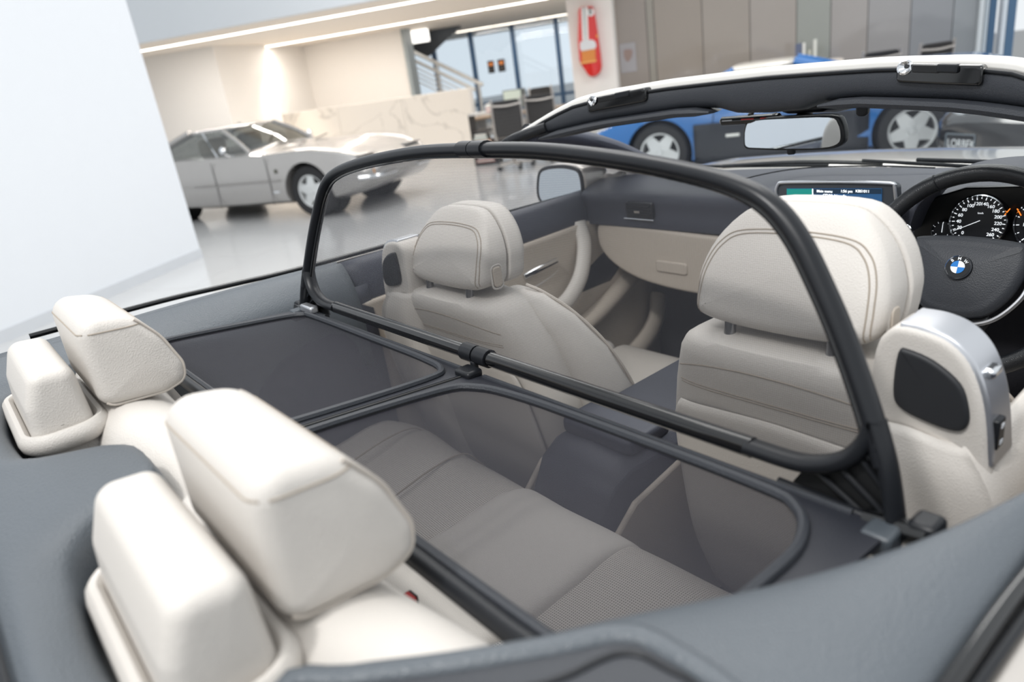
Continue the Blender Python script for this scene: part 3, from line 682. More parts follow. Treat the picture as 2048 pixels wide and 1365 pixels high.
for s in (1, -1):
    # A pillars
    path = crs([(s*.60, .69, 1.264), (s*.635, .82, 1.243), (s*.665, .96, 1.207), (s*.69, 1.08, 1.168), (s*.715, 1.2, 1.12), (s*.735, 1.33, 1.06)], 4)
    part(MB().tube(path, [.024+.032*min(1, k/8) for k in range(len(path))], 16, rb=.028), 'windscreen_pillar', mat('pillar_trim', (72, 74, 88), .45, bump=('grain', 500, .15)))
    part(MB().tube([p+Vector((s*.04, .03, .012)) for p in path], .018, 10), 'pillar_outer', GBLACK)
    # corner horn of the header
    hp = crs([(s*.54, hy(.54)-.004, 1.284), (s*.59, hy(.59)-.006, 1.272), (s*.625, hy(.625)-.006, 1.262), (s*.65, hy(.65)-.004, 1.25)], 5)
    part(MB().tube(hp, [.016]*4+[.018]*4+[.014]*4+[.008]*4, 12, rb=.014), 'header_corner', BLACK, HD)
    # latch
    lx = .355*s; by = hy(.355); bz = (hz(.355)+hb(.355))/2+.012
    tl = lambda v: Vector((v.x, v.y+(abs(lx)-abs(v.x))*.30, v.z+(abs(lx)-abs(v.x))*.08))
    part(MB().rex(rrect(.15, .032, .008, 4, (lx, bz)), 1, (by-.012, by+.02), r=.004, n=3, shear=tl), 'roof_latch', GBLACK, HD)
    part(MB().rex(rrect(.036, .014, .003, 3, (lx+.018, bz+.010)), 1, (by-.017, by), r=.003, n=2, shear=tl), 'latch_cap', BLACK, HD)
    part(MB().rex(rrect(.05, .012, .003, 3, (lx-.02, bz+.008)), 1, (by-.0135, by), r=.001, n=2, shear=tl), 'latch_slot', mat('deep_black2', (10, 10, 12), .4), HD)
    part(MB().lathe([(0, -.002), (.006, .0), (.010, .003), (.013, .001)], tl(Vector((lx-.058, by-.013, bz+.010))), (0, -1, .3), 20), 'latch_socket', CHROME, HD)
    # sun visor
    vis = []
    for k in range(11):
        u = .125+.43*k/10; e = 1 if 0 < k < 10 else .3
        vis.append([Vector((s*u, hy(u)-.014+q[0]*e, hb(u)-.004+q[1]*e)) for q in ((-.006, .0), (-.003, .007), (.01, .010), (.06, .006), (.12, -.008), (.06, -.012), (.01, -.010), (-.003, -.006))])
    part(MB().loft(vis), 'sun_visor', DARK2, HD)
vc = P(1727, 218, y=.83)
part(MB().rex(rrect(.022, .026, .009, 4, (vc.x, vc.z)), 1, (.82, .835), r=.004, n=3), 'visor_clip', BLACK, HD)
# ---- interior mirror, dash camera
RM_ = sub('interior_mirror', CAR, 'black framed rear-view mirror hanging from the windscreen header')
mo = rpoly([(-.132, 1.196), (-.128, 1.235), (-.105, 1.252), (0, 1.257), (.105, 1.258), (.128, 1.245), (.136, 1.215), (.128, 1.196), (.09, 1.186), (0, 1.182), (-.10, 1.182), (-.125, 1.184)], 3)
msh = lambda v: Vector((v.x, v.y-(v.x*.18), v.z))
MB().rex(mo, 1, (.925, .955), r=.006, n=4, r2=.014, shear=msh).build('mirror_frame', BLACK, RM_)
MB().prism([msh(Vector((a*.94, .9235, (b-1.219)*.86+1.219))) for a, b in mo], (0, .003, 0)).build('mirror_glass', MATS['mirror_silver'], RM_, smooth=False)
MB().tube(crs([(.0, .955, 1.235), (.005, 1.0, 1.265), (.01, 1.02, 1.31)], 5), .014, 10).build('mirror_stem', BLACK, RM_)
mm = []
for y, hw, z0, z1 in ((.93, .055, 1.262, 1.30), (.98, .075, 1.255, 1.31), (1.04, .07, 1.252, 1.30), (1.10, .045, 1.25, 1.28)):
    mm.append([Vector((x+.03, y, z)) for x, z in ((-hw, z0+.006), (-hw, z1), (hw, z1), (hw, z0+.006), (hw*.7, z0), (-hw*.7, z0))])
MB().loft(mm).build('sensor_housing', BLACK, RM_, bevel=.006)
MB().lathe([(.0, .008), (.008, .008), (.010, .004), (.010, -.004)], (.0, .935, 1.181), (0, 0, -1), 16).build('mirror_button', BLACK, RM_)
DC = thing('dash_camera', 'small black dash camera stuck to the windscreen left of the mirror', 'camera', P(1510, 239, y=.95))
p0 = P(1442, 243, y=.95); p1 = P(1562, 235, y=.95)
MB().tube([p0, p0*.97+p1*.03, p0*.03+p1*.97, p1], [.006, .0105, .0105, .006], 16).build('camera_body', GBLACK, DC)
MB().lathe([(.009, 0), (.0115, .002), (.0115, .008), (.009, .010)], p0*.12+p1*.88, p1-p0, 16).build('lens_ring', BLACK, DC)
MB().tube([p0*.5+p1*.5+Vector((0, .0, .008)), p0*.5+p1*.5+Vector((0, .016, .022))], .006, 8).build('mount', BLACK, DC)
pm = (p0+p1)/2; dr = (p1-p0).normalized()
for q, wd in ((-.35, .25), (.0, .3), (.28, .2)):
    c_ = pm+dr*((p1-p0).length*q)+Vector((0, -.0106, .002))
    MB().prism([c_-dr*(p1-p0).length*wd*.35-Vector((0, 0, .001)), c_+dr*(p1-p0).length*wd*.35-Vector((0, 0, .001)), c_+dr*(p1-p0).length*wd*.35+Vector((0, 0, .001)), c_-dr*(p1-p0).length*wd*.35+Vector((0, 0, .001))], (0, -.0004, 0)).build('print_line', MATS['red_plastic'] if q > -.3 else WHITE, DC, smooth=False)
# ---- bonnet and scuttle with wipers
rows = []
for t in [-1, -.75, -.5, -.25, 0, .25, .5, .75, 1]:
    b_ = wsx(t); c_ = 1-abs(t)**2
    rows.append([b_+Vector((0, .03, -.035)), Vector((b_.x*1.0, b_.y+.12, 1.024+.012*c_)), Vector((.76*t, 1.80, 1.004+.026*c_)), Vector((.77*t, 2.1, .962+.030*c_)), Vector((.76*t, 2.45, .875+.03*c_)), Vector((.72*t, 2.7, .77+.03*c_)), Vector((.70*t, 2.78, .62))])
part(MB().patch(rows, 4, 4), 'bonnet', PAINT, solid=.004)
rows = [[wsx(t)+Vector((0, -.03, .004)), wsx(t)+Vector((0, .02, -.006)), wsx(t)+Vector((0, .09, -.03))] for t in TT]
part(MB().patch(rows, 1, 3), 'scuttle', BLACK, solid=.003)
for a0, b0 in (((.52, .05)), ((-.05, -.5))):
    pa = wsx(a0/.74)+Vector((0, .03, .004)); pb_ = wsx(b0/.74)+Vector((0, .005, .018))
    WP = part(MB().tube(crs([pa, (pa+pb_)/2+Vector((0, .0, .008)), pb_], 5), .006, 8), 'wiper_arm', BLACK)
    part(MB().tube(crs([pa*.7+pb_*.3+Vector((0, -.012, .0)), pb_+Vector((-.14, -.012, .0))], 5), .005, 6), 'wiper_blade', BLACK, WP)
# ---- dashboard
rows = []
for t in [-1, -.85, -.6, -.35, -.1, .1, .3, .5, .7, .9, 1]:
    b_ = wsx(t); x = .735*t
    hump = .016*math.exp(-((x-.385)/.19)**4)
    yf_ = 1.02-.02*abs(t); yb_ = b_.y
    rows.append([b_+Vector((0, .0, -.004)), Vector((x, yb_-.10, 1.060+hump*.5)), Vector((x, yf_+(yb_-yf_)*.45, 1.074+hump)), Vector((x, yf_+.05, 1.066+hump)), Vector((x, yf_-.005, 1.045+hump*.5)), Vector((x, yf_-.010, 1.0)), Vector((x, yf_-.014, .962)), Vector((x, yf_-.004, .950)), Vector((x, yf_+.06, .948))])
DB = part(MB().patch(rows, 3, 4), 'dashboard', NAVY, solid=.006)
# top storage/speaker lid lines on the dash
part(MB().tube(crs([P(1455, 375, y=1.02), P(1500, 355, z=1.092), P(1600, 337, z=1.09), P(1740, 332, z=1.09), P(1870, 336, z=1.092)], 6), .0018, 6), 'dash_seam', BLACK, DB)
for k in range(30):
    t = -.7+1.5*k/29; q = wsx(t)+Vector((0, -.05, .006))
    part(MB().box(q, (.028, .010, .004)), 'demister_slot', BLACK, DB)
# beige glovebox front
gb = rpoly([(-.685, .935), (-.66, .955), (-.55, .957), (-.30, .948), (-.12, .94), (-.10, .90), (-.12, .83), (-.18, .785), (-.35, .775), (-.52, .79), (-.63, .83), (-.68, .88)], 4)
GBX = part(MB().rex(gb, 1, (.995, 1.2), r=.011, n=5), 'glovebox', LEATHER2)
part(MB().rex(rrect(.11, .034, .008, 3, (-.40, .845)), 1, (.989, 1.02), r=.004, n=3), 'glovebox_handle', LEATHER2, GBX)
# air vent, passenger side
AV = part(MB().rex(rrect(.10, .05, .01, 4, (-.50, 1.005)), 1, (.985, 1.01), r=.003, n=2), 'air_vent', BLACK)
part(MB().tube([(-.555, .983, .981), (-.445, .983, .981)], .0022, 6), 'vent_trim', CHROME, AV)
for dz in (-.012, .0, .012): part(MB().box((-.50, .982, 1.008+dz), (.085, .004, .003)), 'vent_slat', BLACK, AV)
part(MB().box((-.50, .979, 1.004), (.02, .006, .006)), 'vent_tab', CHROME, AV)
# firewall / footwell
part(MB().box((0, 1.32, .6), (1.5, .04, .85)), 'footwell_wall', CARPET, smooth=False)
# ---- central screen
SC = sub('navigation_screen', CAR, 'wide dash display in a satin silver surround')
def onp(px, py, d=0): return P(px, py, y=.93-d)
so = [onp(*p) for p in ((1553, 372), (1570, 365), (1775, 366), (1790, 372), (1793, 445), (1788, 452), (1548, 450))]
MB().prism([onp(*p) for p in ((1552, 371), (1562, 364), (1783, 366), (1793, 374), (1797, 470), (1548, 470))], (0, .025, 0)).build('screen_case', mat('dark_grey_plastic', (62, 66, 72), .4), SC, bevel=.004)
MB().tube(crs([onp(1552, 470, .003), onp(1552, 378, .003)], 2)+crs([onp(1556, 369, .003), onp(1570, 365, .003), onp(1680, 364, .003), onp(1780, 367, .003), onp(1789, 372, .003)], 4)+[onp(1792, 400, .003), onp(1795, 470, .003)], .0035, 8).build('screen_surround', SATIN, SC)
SCR = mat('screen_blue', (24, 52, 84), .3, emit=(34, 72, 108), estr=.8)
MB().prism([onp(*p, .002) for p in ((1574, 377), (1764, 377), (1764, 470), (1574, 470))], (0, -.0015, 0)).build('screen_panel', SCR, SC, smooth=False)
MB().prism([onp(*p, .004) for p in ((1574, 378), (1624, 378), (1624, 470), (1574, 470))], (0, -.0008, 0)).build('screen_picture', mat('screen_teal', (12, 96, 92), .3, emit=(14, 112, 104), estr=.8), SC, smooth=False)
MB().prism([onp(*p, .004) for p in ((1626, 378), (1763, 378), (1763, 388), (1626, 388))], (0, -.0008, 0)).build('screen_bar', mat('screen_dark', (16, 32, 48), .3, emit=(20, 38, 54), estr=.8), SC, smooth=False)
SW = mat('screen_white', (230, 236, 240), .4, emit=(230, 236, 240), estr=.9)
MB().prism([onp(*p, .0045) for p in ((1624.5, 378), (1626.5, 378), (1626.5, 470), (1624.5, 470))], (0, -.0008, 0)).build('screen_divider', SW, SC, smooth=False)
def stext(s_, px, py, size): text('screen_text', s_, size, frame(onp(px, py, .0062), (1, 0, 0), (0, -1, 0)), SW, SC, bold=.00008)
stext('Main menu', 1649, 383, .0080); stext('1:56 pm', 1693, 383, .0080); stext('KBS1011', 1725, 383, .0080); stext('CD/Multimedia', 1669, 392, .0085)
# ---- instrument cluster
IC = sub('instrument_cluster', CAR, 'twin-dial instrument cluster lit white behind the steering wheel')
cy = .985
hood = [P(1815, 470, y=cy-.05), P(1835, 415, y=cy-.07), P(1880, 378, y=cy-.09), P(1950, 362, y=cy-.10), P(2040, 360, y=cy-.10), P(2140, 380, y=cy-.08), P(2200, 450, y=cy-.05)]
MB().prism([P(*p, y=cy+.012) for p in ((1820, 520), (1830, 440), (1870, 395), (1930, 376), (2060, 372), (2180, 400), (2220, 520))], (0, .02, 0)).build('cluster_back', mat('cluster_black', (16, 18, 22), .3), IC, bevel=.003)
hp = crs(hood, 5)
MB().loft([[p, p+Vector((0, .0, .012)), p+Vector((0, .12, .020)), p+Vector((0, .12, .0))] for p in hp]).build('cluster_hood', NAVY, IC, bevel=.003)
WL = mat('dial_white', (235, 238, 240), .4, emit=(235, 240, 245), estr=.6)
def dial(px, py, rad, marks, nums, name, a0=225, a1=-45):
    c = P(px, py, y=cy); nrm = Vector((0, -1, .18)).normalized(); M = frame(c, (1, 0, 0), nrm)
    MB().lathe([(0, 0), (rad*.93, 0), (rad*.93, .003), (rad*.965, .007), (rad, .004), (rad*1.02, -.004)], c, nrm, 48).build(name+'_face', mat('dial_black', (20, 22, 28), .35), IC)
    MB().lathe([(rad*.935, .004), (rad*.965, .008), (rad, .005), (rad*.97, .003), (rad*.935, .004)], c, nrm, 48).build(name+'_ring', CHROME, IC)
    mb = MB()
    for k in range(marks+1):
        a = math.radians(a0+(a1-a0)*k/marks); big = k % 2 == 0
        d = Vector((math.cos(a), math.sin(a), 0)); t = Vector((-d.y, d.x, 0)); r0 = rad*(.80 if big else .84); wd = rad*.016
        mb.prism([M @ (d*r0-t*wd+Vector((0, 0, .0015))), M @ (d*rad*.90-t*wd+Vector((0, 0, .0015))), M @ (d*rad*.90+t*wd+Vector((0, 0, .0015))), M @ (d*r0+t*wd+Vector((0, 0, .0015)))], M.to_3x3() @ Vector((0, 0, .0005)))
    mb.build(name+'_marks', WL, IC, smooth=False)
    for i, n_ in enumerate(nums):
        a = math.radians(a0+(a1-a0)*i/(len(nums)-1)); d = Vector((math.cos(a)*rad*.66, math.sin(a)*rad*.66, .002))
        text(name+'_number', n_, rad*.17, M @ Matrix.Translation(d), WL, IC, bold=.0001)
    return M
M1 = dial(1957, 443, .052, 26, ['0', '20', '40', '60', '80', '100', '120', '140', '160', '180', '200', '220', '240', '260'], 'speedometer')
text('speedometer_unit', 'km/h', .005, M1 @ Matrix.Translation((.002, .016, .002)), WL, IC)
a = math.radians(208); nd = [Vector((math.cos(a), math.sin(a), 0)), Vector((-math.sin(a), math.cos(a), 0))]
MB().prism([M1 @ (nd[0]*-.004+nd[1]*.0007+Vector((0, 0, .004))), M1 @ (nd[0]*.046+nd[1]*.0004+Vector((0, 0, .004))), M1 @ (nd[0]*.046-nd[1]*.0004+Vector((0, 0, .004))), M1 @ (nd[0]*-.004-nd[1]*.0007+Vector((0, 0, .004)))], M1.to_3x3() @ Vector((0, 0, .001))).build('speedometer_needle', WL, IC, smooth=False)
M2 = dial(1885, 462, .020, 8, ['0', '', '1'], 'fuel_gauge', 215, -35)
MB().prism([M2 @ Vector(p) for p in ((-.0006, -.003, .003), (.0006, -.003, .003), (.0004, .017, .003), (-.0004, .017, .003))], M2.to_3x3() @ Vector((0, 0, .0008))).build('fuel_needle', WL, IC, smooth=False)
M3 = dial(2092, 448, .052, 14, ['0', '1', '2', '3', '4', '5', '6', '7'], 'rev_counter')
OR = mat('orange_mark', (235, 130, 40), .4, emit=(240, 130, 40), estr=.8)
for q0, q1 in (((2010, 430), (2021, 417)), ((2043, 431), (2035, 417))):
    b0, b1 = P(*q0, y=cy), P(*q1, y=cy); MB().tube([b0+Vector((0, -.002, 0)), b1+Vector((0, -.002, 0))], .0011, 6).build('warning_mark', OR, IC)
# ---- steering wheel
SWH = sub('steering_wheel', CAR, 'black leather steering wheel with silver lower spoke trim')
wc = Vector((.414, .80, .988)); wn = Vector((0, -.90, .42)).normalized(); WM = frame(wc, (1, 0, 0), wn)
Wp = lambda x, y, z=0: WM @ Vector((x, y, z))
RW = .178
MB().tube([Wp(RW*math.cos(2*math.pi*k/64), RW*math.sin(2*math.pi*k/64)) for k in range(64)], .0155, 14, closed=True, rb=.018).build('wheel_rim', mat('black_wheel_leather', (26, 28, 32), .33, bump=('grain', 600, .15)), SWH)
for aa in (62, 118, 242, 298):
    a = math.radians(aa); c_ = [Wp((RW+.0160*math.cos(b))*math.cos(a), (RW+.0160*math.cos(b))*math.sin(a), .0185*math.sin(b)) for b in [2*math.pi*k/20 for k in range(20)]]
    MB().tube(c_, .0012, 5, closed=True).build('rim_seam', BLACK, SWH)
pad = rpoly([(x*.93, y*.93-.004) for x, y in ((-.098, .052), (-.085, .064), (0, .070), (.085, .064), (.098, .052), (.102, .015), (.088, -.035), (.058, -.075), (.02, -.088), (-.02, -.088), (-.058, -.075), (-.088, -.035), (-.102, .015))], 4)
mb = MB().rex(pad, 2, (-.005, .03), r=.018, n=6, bulge=.010)
mb.v = [WM @ v for v in mb.v]; mb.build('airbag_pad', DARK2, SWH)
for s in (1, -1):
    mb = MB().rex(rpoly([(s*.09, .048), (s*.165, .035), (s*.172, -.005), (s*.135, -.012), (s*.10, -.03)], 4), 2, (-.012, .008), r=.006, n=3); mb.v = [WM @ v for v in mb.v]
    mb.build('side_spoke', BLACK, SWH)
    mb = MB().rex(rrect(.034, .04, .008, 3, (s*.122, .015)), 2, (.0, .0125), r=.002, n=3); mb.v = [WM @ v for v in mb.v]; mb.build('wheel_buttons', GBLACK, SWH)
    MB().tube(crs([Wp(s*.105, .056, -.005), Wp(s*.125, .078, -.02), Wp(s*.148, .062, -.022), Wp(s*.115, .055, -.01)], 4), .0025, 6).build('shift_paddle', CHROME, SWH)
    mb = MB().prism([Wp(s*.105, .056, -.006), Wp(s*.125, .078, -.022), Wp(s*.148, .062, -.024), Wp(s*.115, .052, -.01)], wn*-.004); mb.build('paddle_blade', BLACK, SWH)
mb = MB().rex(rpoly([(-.05, -.07), (.05, -.07), (.045, -.12), (.06, -.172), (-.06, -.172), (-.045, -.12)], 4), 2, (-.012, .006), r=.005, n=3); mb.v = [WM @ v for v in mb.v]; mb.build('lower_spoke', BLACK, SWH)
MB().tube(crs([Wp(-.104, -.0, .014), Wp(-.094, -.04, .014), Wp(-.064, -.080, .016), (Wp(-.022, -.097, .018)), Wp(.022, -.097, .018), Wp(.064, -.080, .016), Wp(.094, -.04, .014), Wp(.104, 0, .014)], 6), .0035, 8, rb=.005).build('silver_trim', SATIN, SWH)
# roundel
MB().lathe([(0, .047), (.0185, .047), (.0204, .045), (.0215, .036)], wc, wn, 40).build('emblem_ring', mat('emblem_black', (18, 20, 24), .2), SWH)
MB().lathe([(.0187, .0465), (.0201, .0485), (.0211, .045)], wc, wn, 40).build('emblem_rim', CHROME, SWH)
BLU = mat('emblem_blue', (26, 120, 200), .25); EW = mat('emblem_white', (240, 242, 244), .3)
for q in range(4):
    pts = [Wp(0, 0, .0474)]+[Wp(.0112*math.cos(math.radians(90*q+90*k/8)), .0112*math.sin(math.radians(90*q+90*k/8)), .0474) for k in range(9)]
    MB().prism(pts, wn*.0008).build('emblem_quarter', BLU if q in (1, 3) else EW, SWH, smooth=False)
for ch, aa in (('B', 135), ('M', 90), ('W', 45)):
    a = math.radians(aa); text('emblem_letter', ch, .0072, WM @ Matrix.Translation((.0148*math.cos(a), .0148*math.sin(a), .0476)) @ Matrix.Rotation(a-math.pi/2, 4, 'Z'), EW, SWH, bold=.00015)
MB().lathe([(.05, -.06), (.045, -.02), (.03, .0)], wc, wn, 20, cap=True).build('steering_column', BLACK, SWH)
# ================================================================ WIND DEFLECTOR
WD = thing('wind_deflector', 'black-framed net wind deflector upright behind the front seats with flat net cover', 'wind deflector', (0, 0, 1.0))
def fr(x, z): return Vector((x, .18*(z-1), z))
half = [(0, 1.334), (.14, 1.332), (.28, 1.321), (.38, 1.308), (.442, 1.295), (.482, 1.278), (.514, 1.248), (.546, 1.20), (.572, 1.155), (.602, 1.094), (.618, 1.052)]
low = [(.613, 1.034), (.595, 1.026), (.56, 1.025)]
top = [(-x, z) for x, z in reversed(half[1:])]+half
pathT = crs([fr(*p) for p in top], 5)
secT = [(.0095*math.cos(2*math.pi*k/14), .014*math.sin(2*math.pi*k/14)) for k in range(14)]
def fsec(): return [(a*1.0, b) for a, b in secT]
Nf = Vector((0, 1, -.18)).normalized(); Nf = Vector((0, 1, .0))
MB().sweep(pathT, fsec(), nrm=(0, 1, -.18)).build('upright_frame', mat('deflector_black', (27, 29, 33), .32, spec=.35), WD)
inn = crs([fr(x*.978, 1.03+(z-1.03)*.965+.001) for x, z in top], 5)
MB().tube(inn, .0035, 8).build('net_bead', GBLACK, WD)
for s in (1, -1):
    cpath = crs([fr(s*.606, 1.092), fr(s*.600, 1.068), fr(s*.584, 1.046), fr(s*.558, 1.032), fr(s*.53, 1.0265), fr(s*.48, 1.026)], 5)
    MB().sweep(cpath, fsec(), nrm=(0, 1, -.18)).build('lower_corner', BLACK, WD)
    MB().sweep(crs([fr(s*.606, 1.09), fr(s*.622, 1.05), fr(s*.634, 1.005), fr(s*.637, .985)], 5), [(a*.9, b) for a, b in secT], nrm=(0, 1, -.18)).build('corner_post', BLACK, WD)
    for q0, q1 in (((.592, 1.055), (.630, 1.02)), ((.574, 1.038), (.632, 1.0)), ((.548, 1.028), (.605, .998))):
        MB().tube([fr(s*q0[0], q0[1]), fr(s*q1[0], q1[1])], .0028, 8).build('corner_rib', BLACK, WD)
    MB().prism([fr(s*.53, 1.0)+Vector((0, .006, 0)), fr(s*.545, 1.026)+Vector((0, .006, 0)), fr(s*.584, 1.046)+Vector((0, .006, 0)), fr(s*.602, 1.075)+Vector((0, .006, 0)), fr(s*.634, .99)+Vector((0, .006, 0))], (0, .003, 0)).build('corner_web', mat('deep_black', (14, 15, 17), .5), WD)
    # pivot plug and clip into the side wall
    MB().tube([(s*.61, -.004, .995), (s*.665, -.004, 1.0)], .012, 12).build('pivot_pin', GBLACK, WD)
    MB().box((s*.66, .004, 1.002), (.026, .03, .024)).build('side_plug', BLACK, WD, bevel=.006, seg=3)
    MB().box((s*.632, -.022, .994), (.028, .03, .024)).build('hinge_clip', mat('grey_clip', (70, 76, 82), .4), WD, bevel=.004)
    MB().tube(crs([(s*.52, -.004, 1.001), (s*.60, -.004, .998), (s*.64, -.004, .996)], 4), .006, 10).build('hinge_rod', BLACK, WD)
MB().box((-.585, -.012, 1.012), (.055, .02, .016)).build('spring_catch', SATIN, WD, bevel=.004)
for s in (1, -1):
    MB().tube([fr(s*.022, 1.026), fr(s*.485, 1.026)], .0118, 16).build('lower_bar', GBLACK, WD)
    MB().tube([fr(s*.002, 1.026), fr(s*.032, 1.026)], .0148, 16).build('bar_sleeve', BLACK, WD)
    MB().sweep([fr(s*.001, 1.334), fr(s*.03, 1.334)], [(a*1.28, b*1.22) for a, b in secT], nrm=(0, 1, -.18)).build('top_hinge', BLACK, WD)
MB().box((.0, -.004, 1.010), (.012, .01, .02)).build('hinge_hook', BLACK, WD, bevel=.003)
CLM = MB().box((.004, -.02, 1.006), (.038, .03, .014)).build('centre_clip', BLACK, WD, bevel=.005, seg=3)
def uvnet(name, pts, m, ua, va):
    bm = bmesh.new(); vs_ = [bm.verts.new(p) for p in pts]; f = bm.faces.new(vs_); uv = bm.loops.layers.uv.new('UVMap')
    for lp in f.loops: lp[uv].uv = (lp.vert.co.dot(ua), lp.vert.co.dot(va))
    bmesh.ops.triangulate(bm, faces=bm.faces)
    me = bpy.data.meshes.new(name); bm.to_mesh(me); bm.free(); me.materials.append(m)
    o = bpy.data.objects.new(name, me); COL.objects.link(o); o.parent = WD; o.matrix_parent_inverse = Matrix.Translation(-Vector(WD.location)); return o
npts = pathT[6:-6]+crs([fr(.605, 1.085), fr(.598, 1.066), fr(.582, 1.045), fr(.556, 1.031), fr(.53, 1.026)], 4)+[fr(-.53, 1.026)]+crs([fr(-.53, 1.026), fr(-.556, 1.031), fr(-.582, 1.045), fr(-.598, 1.066), fr(-.605, 1.085)], 4)[1:]
uvnet('upright_net', npts, NET, Vector((1, 0, 0)), Vector((0, .18, 1)))
# horizontal cover: two lobes in a thin plate
def cz(x, y): return Vector((x, y, 1.0-.11*y))
def cover(s):
    lob = [(.026, -.30), (.032, -.10), (.06, -.05), (.13, -.032), (.25, -.026), (.50, -.026), (.56, -.04), (.592, -.09), (.60, -.16), (.60, -.28), (.58, -.325), (.52, -.335), (.08, -.335), (.038, -.328)]
    if s < 0: lob = [(.02, -.30), (.022, -.09), (.045, -.038), (.12, -.026), (.25, -.024), (.54, -.024), (.578, -.035), (.592, -.07), (.60, -.16), (.605, -.28), (.59, -.325), (.54, -.335), (.07, -.335), (.03, -.328)]
    lp = [(a*s, b) for a, b in rpoly(lob, 4)]
    # outer boundary matched by ray from the lobe centre
    cx_, cy_ = s*.32, -.18; x0, x1, y0, y1 = sorted((s*.004, s*.638))+[-.35, -.006]
    ring = []
    for a, b in lp:
        dx, dy = a-cx_, b-cy_; t = min([((x1 if dx > 0 else x0)-cx_)/dx if dx else 9e9, ((y1 if dy > 0 else y0)-cy_)/dy if dy else 9e9])
        ring.append((cx_+dx*t, cy_+dy*t))
    th = Vector((0, 0, -.006))
    rings = [[cz(*p) for p in lp], [cz(*p) for p in ring], [cz(*p)+th for p in ring], [cz(*p)+th for p in lp]]
    MB().loft(rings, loop=True).build('cover_plate', mat('cover_plate_black', (38, 40, 47), .45, bump=('grain', 500, .15)), WD, angle=30)
    MB().tube([cz(*p)+Vector((0, 0, .002)) for p in lp], .006, 8, closed=True).build('cover_bead', DARK2, WD)
    uvnet('cover_net', [cz(*p)+Vector((0, 0, -.002)) for p in lp], NET2, Vector((1, 0, 0)), Vector((0, 1, 0)))
    if s > 0: MB().tube([cz(.004, -.345), cz(.004, -.03)], .0025, 8).build('cover_centre_joint', mat('deep_black', (14, 15, 17), .5), WD)
    MB().tube([cz(s*.01, -.347), cz(s*.50, -.350), cz(s*.60, -.345)], .0095, 10).build('cover_rear_bar', BLACK, WD)
    MB().tube([cz(s*.03, -.010), cz(s*.60, -.010)], .004, 8).build('cover_front_edge', DARK2, WD)
cover(1); cover(-1)
# ================================================================ OTHER CARS
def rotz(a): return Matrix.Rotation(a, 4, 'Z')
RUB = mat('tyre_rubber', (38, 38, 40), .75); RIMM = mat('alloy_silver', (214, 216, 216), .35, metal=.35)
def wheel(parent, M, x, y, r, rim, wd, side):
    T = bpy.data.objects.new('wheel', None); COL.objects.link(T); T.parent = parent; T.empty_display_size = .1
    o = M @ Vector((x, y, r)); T.location = o-Vector(parent.location)
    ax = M.to_3x3() @ Vector((0, side, 0)); fw = M.to_3x3() @ Vector((1, 0, 0))
    t = MB().lathe([(rim*.98, -wd/2), (r*.93, -wd/2), (r, -wd*.32), (r, wd*.32), (r*.93, wd/2), (rim*1.02, wd/2), (rim*.96, wd*.45)], o, ax, 40)
    t.build('tyre', RUB, T)
    MB().lathe([(rim*.99, wd*.46), (rim*.90, wd*.44), (rim*.86, wd*.30), (rim*.84, -.02), (0.02, -.03)], o, ax, 40).build('rim', RIMM, T)
    W = frame(o, fw, ax)
    dk = MB().lathe([(rim*.84, wd*.12), (0.01, wd*.12)], o, ax, 30).build('brake_disc', mat('brake_dark', (52, 52, 54), .6), T)
    for k in range(5):
        a = math.pi/2+k*2*math.pi/5; d = Vector((math.cos(a), math.sin(a), 0)); e = Vector((-d.y, d.x, 0))
        pts = [(.16, .30), (.45, .30), (.90, .20), (.90, -.20), (.45, -.30), (.16, -.30)]
        MB().prism([W @ (d*(rim*p)+e*(rim*q)+Vector((0, 0, wd*.22+.03*(1-p)))) for p, q in pts], ax*.025).build('spoke', RIMM, T, bevel=.006)
    MB().lathe([(.001, wd*.50), (rim*.14, wd*.49), (rim*.20, wd*.40), (rim*.34, wd*.36), (rim*.36, wd*.2)], o, ax, 24).build('hub', RIMM, T)
    return T
